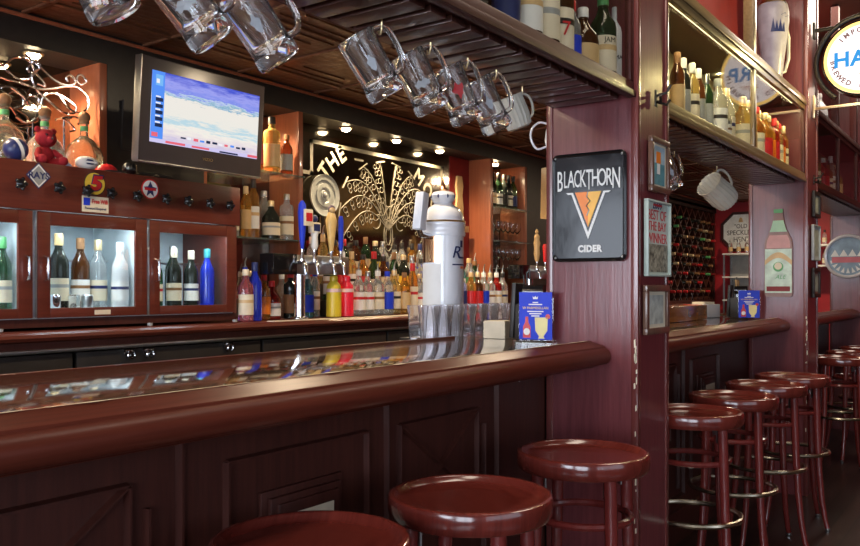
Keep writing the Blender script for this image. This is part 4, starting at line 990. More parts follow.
for i, (x, g, l, c) in enumerate(((5.06, 'amber', 'red', 'tan'), (5.15, 'brown', 'red', 'gold'), (5.235, 'clear', 'blue', 'white'), (5.325, 'clear', 'white', 'gold'), (5.42, 'red', 'white', 'white'), (5.51, 'clear', 'cream', 'black'))):
    bottle('liquor_bottle', 'round', g, l, c, x, 3.27, 1.091, f'{BN[g]} bottle with {l} label, {ORD[i]} between the porcelain tower and the far taps', group=G3, sc=1.05, spout=True)
pal = [('round', 'green', 'white', 'brown'), ('round', 'clear', 'blue', 'silver'), ('tall', 'clear', 'white', 'black'), ('round', 'dark', 'yellow', 'gold'), ('wine', 'green', 'cream', 'red'), ('tall', 'clear', 'red', 'white'),
       ('round', 'teal', 'white', 'silver'), ('tall', 'amber', 'cream', 'black'), ('round', 'clear', 'navy', 'silver'), ('round', 'brown', 'gold', 'black'), ('tall', 'gold', 'white', 'tan'), ('round', 'clear', 'green', 'tan'),
       ('wine', 'clear', 'blue', 'navy'), ('round', 'clear', 'white', 'black'), ('tall', 'green', 'gold', 'brown'), ('round', 'amber', 'red', 'black')]
for row, (yy, zz, n, off, nm) in enumerate(((3.44, 1.1855, 17, 0, 'middle row'), (3.60, 1.2855, 16, 5, 'back row'))):
    for i in range(n):
        k, g, l, c = pal[(i*5+off) % len(pal)]
        x = 3.73+.104*i+rr.uniform(-.008, .008)
        bottle('liquor_bottle', k, g, l, c, x, yy+rr.uniform(-.012, .012), zz, f'{BN[g]} bottle with {l} label, {ORD[i]} from the beer taps, {nm} before mirror', group=G3, sc=(1.08 if k == 'round' else .97)+rr.uniform(-.05, .04), spout=rr.random() < .4)
# bottles between cooler and taps
for (x, yy, k, g, l, c, s, d) in [(2.885, 3.25, 'round', 'pink', 'cream', 'cream', 1.0, 'pale pink bottle tight against the cooler end'), (2.965, 3.27, 'wine', 'blue', None, 'navy', 1.0, 'tall cobalt blue bottle second from the cooler end'),
        (3.085, 3.33, 'round', 'amber', 'orange', 'red', .9, 'amber bottle with orange label below the glass shelves'), (3.03, 3.42, 'tall', 'clear', 'red', 'blue', .9, 'clear bottle with red label standing back below the glass shelves'),
        (3.17, 3.36, 'squat', 'red', 'white', 'red', 1.0, 'squat red bottle with white label below the glass shelves'), (3.155, 3.52, 'round', 'green', 'gold', 'gold', 1., 'green bottle at the back below the glass shelves'),
        (3.315, 3.36, 'shoulder', 'dark', 'brown', 'red', 1.05, 'dark bottle behind the tap column'), (3.46, 3.37, 'round', 'teal', 'blue', 'silver', .95, 'teal bottle beside the tap column'), (3.555, 3.40, 'tall', 'clear', 'white', 'blue', .9, 'clear bottle with white label just before the yellow squeeze bottle'),
        (3.40, 3.52, 'round', 'clear', None, 'white', .95, 'unlabelled clear bottle at the partition behind the taps')]:
    bottle('liquor_bottle', k, g, l, c, x, yy, 1.086 if yy > 3.17 else 1.091, d, group='bottles round the beer taps', sc=s, spout=(k == 'tall'))
for x, m, mc, lab in ((3.555, M('yellow plastic', (.72, .55, .04), .3, vary=.05), L['yellow'], 'yellow juice pour bottle on the back counter'), (3.665, M('red plastic', (.80, .02, .05), .25, vary=.05), L['red'], 'bright red juice pour bottle on the back counter')):
    t = T('juice_bottle', lab, 'pour bottle', (x, 3.25, 1.091), group='juice pour bottles')
    t.part('body', lathe(N(), [(.040, 1.091), (.044, 1.095), (.044, 1.25), (.040, 1.275), (.022, 1.298), (.022, 1.302)], 24, Matrix.Translation((x, 3.25, 0))), m)
    t.part('band', lathe(N(), [(.0446, 1.236), (.0446, 1.256)], 24, Matrix.Translation((x, 3.25, 0)), False, False), M('pale pink', (.85, .6, .6), .5))
    t.part('cap', lathe(N(), [(.024, 1.302), (.024, 1.325), (.018, 1.332)], 20, Matrix.Translation((x, 3.25, 0))), m)

# ------------------------------------------------------------------ porcelain tower, glasses
t = T('under_bar_shelf', 'steel work shelf behind the bar under the porcelain tower and pint glasses', 'shelf', (3.2, 2.0, 0))
t.part('top', join(box(N(), 2.50, 4.6, 1.81, 1.999, 1.02, 1.04, .003), box(N(), 2.88, 4.6, 2.0, 2.24, 1.02, 1.04, .003)), IRON)
bm = N()
for x in (2.54, 4.56):
    for yy in (1.84, 2.2 if x > 3 else 1.97): tube(bm, [(x, yy, 0), (x, yy, 1.02)], .018, 10)
t.part('frame', bm, STEEL)
t = T('porcelain_beer_tower', 'white porcelain beer tower with domed crown lid standing behind the pint glasses', 'beer tower', (3.02, 2.1, 1.0405))
m_ = Matrix.Translation((3.02, 2.1, 0))
t.part('body', lathe(N(), [(.10, 1.0405), (.10, 1.06), (.092, 1.07), (.092, 1.49)], 40, m_), PORCELAIN)
t.part('collar', lathe(N(), [(.098, 1.49), (.101, 1.50), (.098, 1.512), (.097, 1.53), (.101, 1.538), (.101, 1.55), (.097, 1.556)], 40, m_), PORCELAIN)
t.part('gold_ring', lathe(N(), [(.1005, 1.551), (.1025, 1.555), (.1005, 1.559)], 40, m_, False, False), BRASS)
t.part('dome', lathe(N(), [(.096, 1.557), (.094, 1.572), (.086, 1.596), (.068, 1.618), (.050, 1.629), (.042, 1.637)], 40, m_, True, True), PORCELAIN)
bm = lathe(N(), [(.040, 1.637), (.046, 1.645), (.055, 1.66), (.056, 1.674), (.046, 1.688), (.022, 1.695)], 32, m_)
c = t.part('crown', bm, PORCELAIN)
bm = N()
for i in range(8): sph(bm, (3.02+.0545*math.cos(i*PI/4+.2), 2.1+.0545*math.sin(i*PI/4+.2), 1.668), .0042, (1, 1, 2.2), 8, 6)
t.part('crown_slots', bm, NAVY, c)
t.part('finial', lathe(N(), [(.016, 1.694), (.019, 1.704), (.010, 1.714), (.012, 1.722), (.006, 1.735), (.003, 1.752)], 16, m_), COPPER)
w = Matrix.Rotation(math.radians(0), 4, 'Z')
def wrapcyl(bm, a0, a1, z0, z1, r, n=14):
    lo = [bm.verts.new((3.02+r*math.cos(math.radians(a0+(a1-a0)*i/n)), 2.1+r*math.sin(math.radians(a0+(a1-a0)*i/n)), z0)) for i in range(n+1)]
    hi = [bm.verts.new((v.co.x, v.co.y, z1)) for v in lo]
    for i in range(n): bm.faces.new((lo[i], lo[i+1], hi[i+1], hi[i]))
    return bm
t.part('copper_plate', wrapcyl(N(), 138, 208, 1.372, 1.488, .0935), COPPER, label='polished copper plate')
t.part('lower_panel', wrapcyl(N(), 138, 208, 1.14, 1.366, .0935), WHITE)
bm = textbm('R', .075, Matrix.Rotation(math.radians(250-270), 4, 'Z') @ FY(0, -.097, 1.415), .002, 1., .3); bmesh.ops.translate(bm, vec=(3.02, 2.1, 0), verts=bm.verts[:])
t.part('lettering', bm, NAVY)
bm = wrapcyl(N(), 262, 290, 1.39, 1.398, .0945); wrapcyl(bm, 240, 292, 1.36, 1.366, .0945); wrapcyl(bm, 268, 280, 1.44, 1.47, .0945); t.part('script_flourish', bm, NAVY)
t.part('script_flourish', wrapcyl(N(), 268, 286, 1.345, 1.356, .0945), ORANGE)
ax = Matrix.Translation((2.836, 2.1, 1.510)) @ Matrix.Rotation(math.radians(10), 4, 'Y')
t.part('tap_handle', box(N(), -.022, .022, -.022, .022, 0, .165, .006, mat=ax), PORCELAIN)
t.part('spout', tube(N(), [(2.935, 2.1, 1.485), (2.85, 2.1, 1.49), (2.835, 2.1, 1.515)], [.014, .014, .012], 10), CHROME)
def fluted():
    bm = N(); n = 32; rings = []
    for q, (r, z) in enumerate([(.030, 0), (.0315, .002), (.0335, .02), (.039, .115), (.0415, .125), (.0435, .150), (.0415, .1505), (.040, .128), (.037, .115), (.031, .022)]):
        k = .055 if 2 <= q <= 3 else 0.
        rings.append([bm.verts.new((r*(1-k*(i % 2))*math.cos(2*PI*i/n), r*(1-k*(i % 2))*math.sin(2*PI*i/n), z)) for i in range(n)])
    for a_, b_ in zip(rings, rings[1:]):
        for i in range(n): bm.faces.new((a_[i], a_[(i+1) % n], b_[(i+1) % n], b_[i]))
    bm.faces.new(rings[0][::-1]); bm.faces.new(rings[-1]); return bm
pg = mesh('pint_glass', fluted(), PINT)
for r, (yy, n, x0) in enumerate(((1.865, 9, 2.585), (1.953, 8, 2.63))):
    for i in range(n):
        o = bpy.data.objects.new('pint_glass', pg); COL.objects.link(o); o.location = (x0+.09*i, yy, 1.0406)
        tag(o, f'clear pint glass, {ORD[i]} along the {"row next to the bar edge" if r == 0 else "second row in front of the porcelain tower"}', 'pint glass', 'pint glasses behind the bar edge')

# ------------------------------------------------------------------ on the bar
t = T('napkin_stack', 'stack of pale paper napkins on the bar beside the blue menu card', 'napkins', (2.685, 1.613, 1.0705), .2, local=True)
rr = random.Random(4); bm = N()
for i in range(14): box(bm, -.043+rr.uniform(-.002, .002), .043+rr.uniform(-.002, .002), -.043+rr.uniform(-.002, .002), .043+rr.uniform(-.002, .002), .0047*i, .0047*i+.0042)
t.part('sheets', bm, CREAM)
def menu_card(x, y, rz, label):
    t = T('menu_holder', label, 'menu holder', (x, y, 1.0705), rz, local=True, group='blue menu cards on the bar')
    t.part('clear_stand', join(box(N(), -.066, .066, -.004, .004, .0, .178, .001), box(N(), -.066, .066, -.03, .035, 0, .004)), PANE)
    c = t.part('card', box(N(), -.061, .061, -.0055, -.0045, .006, .174), BLUE, label='blue printed card')
    f = FY(0, -.006, 0)
    t.part('lettering', textbm('W PARMESELLAN', .013, f @ Matrix.Translation((0, .118, 0)), .001, .95), YELLOW, c)
    bm = N()
    for i, w in enumerate((.02, .05, .06, .045, .03)): flat(bm, rectp(-w/2, w/2, -.002, .002), f @ Matrix.Translation((0, [.138, .131, .106, .098, .090][i], 0)), 0, .0008)
    flat(bm, [(-.008, 0), (-.010, .010), (-.004, .005), (0, .012), (.004, .005), (.010, .010), (.008, 0)], f @ Matrix.Translation((0, .150, 0)), 0, .0008)
    t.part('small_print', bm, WHITE, c)
    bm = N(); flat(bm, [(-.014, 0), (.014, 0), (.014, .04), (.006, .055), (.005, .075), (-.005, .075), (-.006, .055), (-.014, .04)], f @ Matrix.Translation((-.032, .012, 0)), 0, .001); t.part('bottle_picture', bm, RED, c)
    bm = N(); flat(bm, circ(.012, 16), f @ Matrix.Translation((-.032, .034, .001)), 0, .001); t.part('bottle_picture', bm, WHITE, c)
    bm = N(); flat(bm, [(-.012, 0), (.012, 0), (.008, .008), (.022, .028), (.024, .075), (-.024, .075), (-.022, .028), (-.008, .008)], f @ Matrix.Translation((.022, .010, 0)), 0, .001); t.part('glass_picture', bm, M('pale beer yellow', (.80, .68, .30), .4), c)
    bm = N(); flat(bm, circ(.009, 14), f @ Matrix.Translation((.046, .088, 0)), 0, .001); t.part('cherry_picture', bm, RED, c)
menu_card(2.592, 1.40, math.radians(-80), 'blue printed menu card in a clear stand on the bar end beside the cider pillar')
menu_card(5.27, 1.36, math.radians(-80), 'blue printed menu card in a clear stand on the next bar, beside the bottle sign')
def caddy(x, y, rz, label):
    t = T('napkin_caddy', label, 'caddy', (x, y, 1.0705), rz, local=True, group='black napkin caddies')
    t.part('box_body', box(N(), -.055, .06, -.045, .045, 0, .13, .006), BLACK); t.part('menu_slot', box(N(), -.075, -.058, -.05, .05, 0, .205, .004, mat=Matrix.Rotation(.06, 4, 'Y')), BLACK)
    bm = N(); tube(bm, [(-.03, 0, .175), (.05, 0, .175)], .027, 14); box(bm, -.02, .04, -.012, .012, .13, .16); t.part('handle', bm, BLACKGLOSS)
    for k in range(3): t.part('straw', tube(N(), [(-.04+.012*k, .02, .12), (-.045+.012*k, .022, .24+.01*k)], .003, 6), BLACK)
caddy(2.705, 1.475, math.radians(-84), 'black plastic napkin caddy behind the first blue menu card')
caddy(5.43, 1.46, math.radians(-84), 'black plastic napkin caddy behind the second blue menu card')
t = T('ledge_box', 'amber wood stand-in ledge lying on the bar beyond the cider pillar', 'stand-in ledge', (4.72, 1.64, 1.0705), .0, local=True)  # box stands in for a raised ledge at the inner bar side
bm = N(); AMB = wood('amber ledge wood', (.30, .11, .03), (.45, .18, .05), .25, (2, 15, 15), .6, .03)
box(bm, -.33, .33, -.09, -.078, 0, .085, .003); box(bm, -.33, .33, .078, .09, 0, .085, .003); box(bm, -.33, -.318, -.078, .078, 0, .085); box(bm, .318, .33, -.078, .078, 0, .085); t.part('sides', bm, AMB)
t.part('bottom', box(N(), -.318, .318, -.078, .078, .002, .01), AMB); t.part('lettering', textbm('C', .07, FY(0, -.091, .042), .002), GREY)
t = T('white_napkin_box', 'white napkin box with red end on the far bar before the menu card', 'napkin box', (5.32, 1.66, 1.0705), -.3, local=True)
t.part('carton', box(N(), -.09, .10, -.06, .06, 0, .085, .004), WHITE); t.part('red_end', box(N(), -.125, -.0905, -.06, .06, 0, .085, .004), RED); t.part('napkins', box(N(), -.05, .06, -.045, .045, .0855, .10), CREAM)
t = T('pour_spout_bottle', 'slim pale wood muddler standing upright beside the second menu card', 'muddler', (5.74, 1.56, 1.0705))
t.o.name = 'wood_muddler'
t.part('shaft', lathe(N(), [(.016, 1.0705), (.017, 1.09), (.012, 1.12), (.013, 1.26), (.017, 1.30), (.010, 1.315)], 14, Matrix.Translation((5.74, 1.56, 0))), W_TAN)
rk = mesh('rocks_glass', lathe(N(), [(.034, 0), (.036, .002), (.041, .095), (.038, .095), (.034, .012), (.001, .010)], 20, cap1=False), GLASS)
for i in range(6):
    o = bpy.data.objects.new('rocks_glass', rk); COL.objects.link(o); o.location = (7.05+.15*i, 3.18, 1.086); o.scale = (1.25,)*3
    tag(o, f'clear rocks glass, {ORD[i]} along the back counter before the wine lattice', 'rocks glass', 'rocks glasses on the far back counter')
# ------------------------------------------------------------------ cider sign on the first pillar
def roundplate(w, h, r): return rrect(w, h, r, 6)
sx = 2.634; sc = (1.214, 1.541)
t = T('cider_sign', 'black enamel cider sign with white lettering and orange wedge on the first pillar', 'sign', (sx, sc[0], sc[1])); t.o.rotation_euler = (0, 0, math.radians(2.4))
f = FX(sx-.001, sc[0], sc[1])
t.part('plate', flat(N(), roundplate(.272, .378, .022), f, 0, .008), SIGNBLACK)
bm = N(); o_ = roundplate(.272, .378, .022); i_ = roundplate(.258, .364, .018)
a = [bm.verts.new(f @ Vector((p[0], p[1], .008))) for p in o_]; b = [bm.verts.new(f @ Vector((p[0], p[1], .013))) for p in i_]
i2 = roundplate(.248, .354, .016); c = [bm.verts.new(f @ Vector((p[0], p[1], .009))) for p in i2]
for i in range(len(o_)):
    j = (i+1) % len(o_); bm.faces.new((a[i], a[j], b[j], b[i])); bm.faces.new((b[i], b[j], c[j], c[i]))
t.part('raised_rim', bm, BLACKGLOSS)
# tall condensed lettering: each letter is taller towards the middle of the word
bm = N(); word = 'BLACKTHORN'; u = -.118
ws = dict(B=.027, L=.019, A=.026, C=.022, K=.025, T=.023, H=.026, O=.027, R=.027, N=.028)
for i, ch in enumerate(word):
    w = ws[ch]*.93; big = i in (0, 5, 9)
    tb = textbm(ch, .1, f @ Matrix.Translation((u+w/2, .096-(.006 if big else 0), .0095)) @ Matrix.Diagonal((w/.062, 1.02 if big else .86, 1, 1)), .003)
    join(bm, tb); u += w
t.part('lettering', bm, WHITE)
bm = N(); flat(bm, [(-.082, .052), (-.056, .052), (0, -.088), (.056, .052), (.082, .052), (.074, .046), (.062, .046), (0, -.112), (-.062, .046), (-.074, .046)], f, .0085, .0105); t.part('wedge_outline', bm, WHITE)
t.part('wedge', flat(N(), [(-.048, .052), (0, .052), (0, -.070)], f, .0085, .0110), ORANGE, label='orange half of the wedge')
t.part('wedge', flat(N(), [(0, .052), (.048, .052), (0, -.070)], f, .0085, .0108), M('amber enamel', (.90, .45, .05), .35), label='amber half of the wedge')
bm = tube(N(), [f @ Vector((x, z, .0115)) for x, z in ((0, .052), (-.004, .035), (.008, .02), (-.006, .004), (.004, -.012), (-.004, -.03))], .0022, 6); t.part('thorn_stem', bm, L['silver'])
t.part('lettering', textbm('CIDER', .030, f @ Matrix.Translation((.006, -.146, .0095)) @ Matrix.Diagonal((1.0, 1.05, 1, 1)), .002, .95, spacing=1.1, bold=.0015), WHITE)
bm = N()
for a_, b_ in ((-.122, .175), (.122, .175), (-.122, -.175), (.122, -.175)): sph(bm, f @ Vector((a_, b_, .010)), .005, u=8, v=6)
t.part('screw', bm, STEEL)

# ------------------------------------------------------------------ things on the narrow pillar fronts
def hookset(x, z, lab):
    t = T('coat_hook', lab, 'hook', (x, PY0, z)); y = PY0-.001
    t.part('plate', box(N(), x-.012, x+.012, y-.005, y, z-.03, z+.03, .003), IRON)
    t.part('prongs', join(tube(N(), [(x, y-.005, z+.01), (x, y-.04, z+.015), (x, y-.055, z+.04)], .005, 8), join(tube(N(), [(x, y-.005, z-.012), (x-.03, y-.03, z-.02), (x-.045, y-.035, z-.002)], .005, 8), tube(N(), [(x, y-.005, z-.012), (x+.03, y-.03, z-.02), (x+.045, y-.035, z-.002)], .005, 8))), IRON)
hookset(2.80, 1.925, 'dark iron coat hook near the top of the cider pillar')
hookset(5.52, 1.93, 'dark iron coat hook near the top of the bottle sign pillar')
def picture(name, x0, x1, z0, z1, fm, pm, lab, cat, fw=.018, inside=None, mat_=None):
    t = T(name, lab, cat, ((x0+x1)/2, PY0, z0)); y = PY0-.001
    bm = N(); d = .016
    box(bm, x0, x1, y-d, y, z0, z0+fw, .002); box(bm, x0, x1, y-d, y, z1-fw, z1, .002); box(bm, x0, x0+fw, y-d, y, z0+fw, z1-fw, .002); box(bm, x1-fw, x1, y-d, y, z0+fw, z1-fw, .002)
    t.part('frame', bm, fm)
    p = t.part('picture', box(N(), x0+fw, x1-fw, y-.006, y, z0+fw, z1-fw), pm)
    g = lambda nm, a, b, c, d_, m, k=.001: t.part(nm, box(N(), x0+fw+a*(x1-x0-2*fw), x0+fw+b*(x1-x0-2*fw), y-.006-k, y-.006, z0+fw+c*(z1-z0-2*fw), z0+fw+d_*(z1-z0-2*fw)), m, p)
    if inside: inside(t, g, p, y)
    return t
def in1(t, g, p, y):
    g('picture_sky', .1, .9, .55, .95, M('pale sky', (.40, .52, .60), .5, vary=.3)); g('picture_ground', .1, .9, .05, .55, M('blue green sea', (.10, .28, .33), .5, vary=.4)); g('picture_figure', .3, .6, .55, .82, ORANGE, .002); g('picture_figure', .35, .55, .3, .56, WHITE, .002)
def in2(t, g, p, y):
    for w, z, s in (('2009', .250, .046), ('BEST OF', .213, .050), ('THE BAY', .174, .046), ('WINNER', .132, .050)):
        t.part('lettering', textbm(w, s, FY(2.80, y-.0065, 1.300+z), .001, .98), NAVY if w == '2009' else RED, p)
    g('crowd_picture', .04, .96, .03, .42, M('crowd print', (.28, .26, .20), .5, vary=.8, vscale=70), .001); g('title_band', .3, .7, .955, .985, RED, .001)
def in3(t, g, p, y): g('picture_print', .12, .88, .1, .9, M('pale print', (.48, .50, .46), .5, vary=.35, vscale=30))
FRAMEWOOD = wood('picture frame wood', (.10, .05, .035), (.18, .10, .07), .3, (20, 20, 3), .4, .05)
picture('picture_frame', 2.728, 2.905, 1.595, 1.785, FRAMEWOOD, CREAM, 'small framed colour picture on the cider pillar, topmost of three', 'picture', .02, in1)
picture('award_poster', 2.69, 2.918, 1.30, 1.565, M('pale green edge', (.42, .50, .46), .4), M('pale green paper', (.55, .62, .56), .5), 'pale award poster with red lettering and a crowd on the cider pillar', 'poster', .008, in2)
picture('picture_frame', 2.68, 2.90, 1.10, 1.27, FRAMEWOOD, CREAM, 'small framed grey print on the cider pillar, lowest of three', 'picture', .022, in3)
picture('picture_frame', 5.47, 5.66, 1.70, 1.86, BLACK, GREY, 'dark framed picture on the bottle sign pillar, topmost of three', 'picture', .022, in3)
picture('award_poster', 5.45, 5.66, 1.43, 1.65, M('steel edge', (.4, .42, .44), .4), M('pale paper', (.62, .64, .66), .5), 'pale grey poster on the bottle sign pillar between two dark frames', 'poster', .008, in3)
picture('picture_frame', 5.46, 5.66, 1.20, 1.385, BLACK, M('dull red print', (.25, .10, .09), .5), 'dark framed reddish print on the bottle sign pillar, lowest of three', 'picture', .025, in3)

# ------------------------------------------------------------------ bottle shaped tin sign on the second pillar
t = T('bottle_shaped_sign', 'flat tin sign shaped like a green labelled beer bottle on the second pillar', 'sign', (5.35, 1.206, 1.475))
f = FX(5.349, 1.206, 1.475)
half = [(.026, .27), (.028, .262), (.026, .245), (.028, .225), (.034, .19), (.046, .145), (.060, .115), (.075, .085), (.081, .055), (.082, -.24), (.078, -.262), (.066, -.27)]
outl = half+[(-x, z) for x, z in half[::-1]]
t.part('plate', flat(N(), outl, f, 0, .008), M('brown bottle print', (.22, .09, .06), .3))
def seg(z0, z1, inset, m, k, nm, lab=None):
    def wz(z):
        for (xa, za), (xb, zb) in zip(half, half[1:]):
            if zb <= z <= za and za > zb: return xb+(xa-xb)*(z-zb)/(za-zb)
        return .026
    n = 8; zs = [z0+(z1-z0)*i/n for i in range(n+1)]
    R = [(wz(z)-inset, z) for z in zs]
    t.part(nm, flat(N(), R+[(-x, z) for x, z in R[::-1]], f, .008, k), m, label=lab)
seg(.246, .269, .001, GREEN, .0105, 'cap', 'green crown cap'); seg(.13, .20, .002, M('mint print', (.35, .55, .36), .35), .0095, 'neck_label', 'mint green neck label')
seg(.03, .11, .012, M('rose highlight print', (.55, .26, .24), .35), .0090, 'shoulder_print'); seg(-.245, .025, .004, M('mint white print', (.50, .62, .50), .3, vary=.25), .0095, 'body_label', 'pale green body label')
bm = N(); flat(bm, [(-.078+.156*i/10, -.045+.05*math.sin(PI*i/10)) for i in range(11)]+[(.078-.156*i/10, -.075+.045*math.sin(PI*i/10)) for i in range(11)], f, .0095, .011); t.part('ribbon', bm, TAN)
bm = N(); flat(bm, circ(.03, 20, 0, -.085), f, .0095, .0108); t.part('crest', bm, GREEN); bm = N(); flat(bm, circ(.022, 20, 0, -.08), f, .0108, .0115); t.part('crest', bm, CREAM)
t.part('lettering', textbm('ALE', .036, f @ Matrix.Translation((.012, -.148, .0105)), .001, 1., .3), GREEN)
bm = N(); flat(bm, rectp(-.068, .068, -.235, -.205), f, .0095, .0105); t.part('foot_band', bm, DKRED)

# ------------------------------------------------------------------ round chrome sign on the third pillar
t = T('round_chrome_sign', 'round chrome rimmed sign with white peaks and red band on the third pillar', 'sign', (8.06, 1.235, 1.54))
f = FX(8.058, 1.235, 1.54)
t.part('disc', flat(N(), circ(.178, 40), f, 0, .01), M('slate blue print', (.16, .24, .32), .3, vary=.3))
t.part('rim', tube(N(), [f @ Vector((.182*math.cos(2*PI*i/40), .182*math.sin(2*PI*i/40), .012)) for i in range(40)], .015, 8, closed=True), M('polished silver rim', (.78, .76, .80), .2, .3))
bm = N()
for i in range(4): flat(bm, [(-.14+.07*i, .0), (-.07+.07*i, .0), (-.105+.07*i, .062)], f, .010, .012)
t.part('white_peaks', bm, WHITE)
t.part('red_band', flat(N(), rectp(-.13, .13, -.055, -.005), f, .010, .0125), M('rose red print', (.55, .10, .12), .35))
bm = N()
for i in range(9):
    a = math.radians(200+140*i/8); flat(bm, [(.10*math.cos(a), .10*math.sin(a)), (.15*math.cos(a-.10), .15*math.sin(a-.10)), (.15*math.cos(a+.10), .15*math.sin(a+.10))], f, .010, .012)
t.part('tooth_ring', bm, WHITE)

# ------------------------------------------------------------------ round lit lager sign hung from the second pillar
HX, HY_, HZ = 5.50, .755, 2.632
t = T('lit_lager_sign', 'round lit bar sign lettered HARP on a black hoop, projecting from the second pillar', 'lit sign', (HX, HY_, HZ))
R = .215
cyl = Matrix.Translation((HX, HY_, HZ)) @ Matrix.Rotation(PI/2, 4, 'Y')
t.part('drum', lathe(N(), [(R, -.05), (R+.012, -.045), (R+.012, .045), (R, .05)], 48, cyl, False, False), BLACKGLOSS)
FACE = emitmat('lit white face', (1., .88, .86), 1.6); EDGE = emitmat('lit yellow edge', (1., .62, .16), 2.4)
for d in (-1, 1):
    F_ = FX(HX, HY_, HZ) if d < 0 else FX(HX, HY_, HZ) @ Matrix.Rotation(PI, 4, 'Y')
    t.part('face', flat(N(), circ(R-.001, 48), F_, .044, .050), FACE, label='lit white face')
    bm = N(); rr_ = [(R-.001, .0505), (R-.001, .052), (R-.020, .052), (R-.020, .0505)]
    lathe(bm, rr_, 48, F_, False, False); t.part('edge_band', bm, EDGE)
    t.part('lettering', textbm('HARP', .125, F_ @ Matrix.Translation((0, -.005, .0515)), .002, 1.0, spacing=1.05, bold=.004), emitmat('lit blue letter', (.05, .35, .80), 1.0) if d < 0 else bpy.data.materials['lit blue letter'])
    t.part('lettering', textbm('Lager', .05, F_ @ Matrix.Translation((.03, -.085, .0515)), .001, 1., .3), bpy.data.materials.get('lit salmon letter') or emitmat('lit salmon letter', (.85, .40, .25), 1.0))
    dk = bpy.data.materials.get('lit dark letter') or emitmat('lit dark letter', (.30, .16, .14), .8)
    for words, a0, flip in ((('IMPORTED',), 90, 1), (('BREWED', 'IN', 'DUBLIN'), 270, -1)):
        text = ' '.join(words); n = len(text); step = 13 if flip > 0 else 11.5; i = 0
        for word in words:
            bm = N()
            for ch in word:
                ang_ = a0-flip*(i-(n-1)/2)*step; i += 1
                rot = math.radians(ang_-90 if flip > 0 else ang_+90)
                join(bm, textbm(ch, .040, F_ @ Matrix.Translation((.165*math.cos(math.radians(ang_)), .165*math.sin(math.radians(ang_)), .0515)) @ Matrix.Rotation(rot, 4, 'Z'), .001, bold=.0014))
            i += 1
            t.part('lettering', bm, dk)
hoop = [(HX, HY_+(R+.055)*math.sin(a), HZ+(R+.055)*math.cos(a)) for a in [math.radians(q) for q in range(-200, 21, 10)][::-1]]
hoop2 = [(HX, HY_+(R+.05)*math.cos(math.radians(q)), HZ+(R+.05)*math.sin(math.radians(q))) for q in range(130, -61, -8)]
t.part('hoop', tube(N(), hoop2, .016, 8), BLACK)
t.part('bracket', join(join(box(N(), HX-.012, HX+.012, HY_-.02, 1.039, HZ-R-.060, HZ-R-.045, .002), box(N(), HX-.02, HX+.02, 1.025, 1.039, HZ-R-.11, HZ-R+.03, .003)), tube(N(), [(HX, HY_, HZ-R-.046), (HX, HY_, HZ-R-.010)], .012, 8)), BRASS)
t.part('bracket', join(tube(N(), [(HX, HY_+.17, HZ+R+.0), (HX, 1.03, HZ+R+.0)], .012, 8), box(N(), HX-.02, HX+.02, 1.025, 1.039, HZ+R-.05, HZ+R+.05, .003)), BLACK)
sl = bpy.data.lights.new('sign_glow', 'POINT'); sl.energy = 20; sl.color = (1, .82, .34); sl.shadow_soft_size = 0
so = bpy.data.objects.new('sign_glow', sl); COL.objects.link(so); so.location = (HX-.35, .62, HZ-.05)

# ------------------------------------------------------------------ tall painted beer glass on the cabinet
t = T('display_beer_glass', 'tall lilac white display beer glass with painted dark trees standing on the gold lit cabinet', 'display glass', (5.13, 1.19, 2.3955), local=True)
GL = [(.06, 0), (.062, .012), (.052, .04), (.054, .11), (.064, .21), (.080, .33), (.091, .43), (.091, .49), (.084, .53), (.078, .54), (.076, .53), (.066, .43)]
t.part('body', lathe(N(), GL, 32, None, True, False), M('lilac white enamel', (.36, .34, .40), .3, vary=.15))
t.part('handle', tube(N(), [(.075, -.03, .44), (.115, -.05, .44), (.135, -.06, .37), (.13, -.06, .24), (.10, -.045, .16), (.055, -.025, .14)], .010, 8), M('pale glass handle', (.72, .70, .60), .2))
t.part('lid', join(lathe(N(), [(.08, .541), (.062, .57), (.02, .59), (.008, .62)], 24), sph(N(), (0, 0, .625), .02)), BRASS)
bm = N()
def wrap2(a, z, r): return Vector((r*math.cos(math.radians(a)), r*math.sin(math.radians(a)), z))
for a, w, h in ((195, 9, .08), (208, 8, .065), (222, 9, .075), (236, 8, .055)):
    v = [bm.verts.new(wrap2(a-w, .36, .0855)), bm.verts.new(wrap2(a, .36, .0855)), bm.verts.new(wrap2(a+w, .36, .0855)), bm.verts.new(wrap2(a, .36+h, .0925))]
    bm.faces.new((v[0], v[1], v[3])); bm.faces.new((v[1], v[2], v[3]))
bm.faces.new([bm.verts.new(wrap2(a, z, .0925)) for a, z in ((222, .455), (240, .47), (262, .457), (244, .445))])
t.part('painted_trees', bm, NAVY)
for i, x in enumerate((3.42, 3.54)):
    bottle('display_bottle', 'round', 'dark', 'white', 'white', x, 1.20, 2.3955, f'dark display bottle, {ORD[i]} from the cider pillar on top of the gold lit cabinet', group='bottles on the gold cabinet')

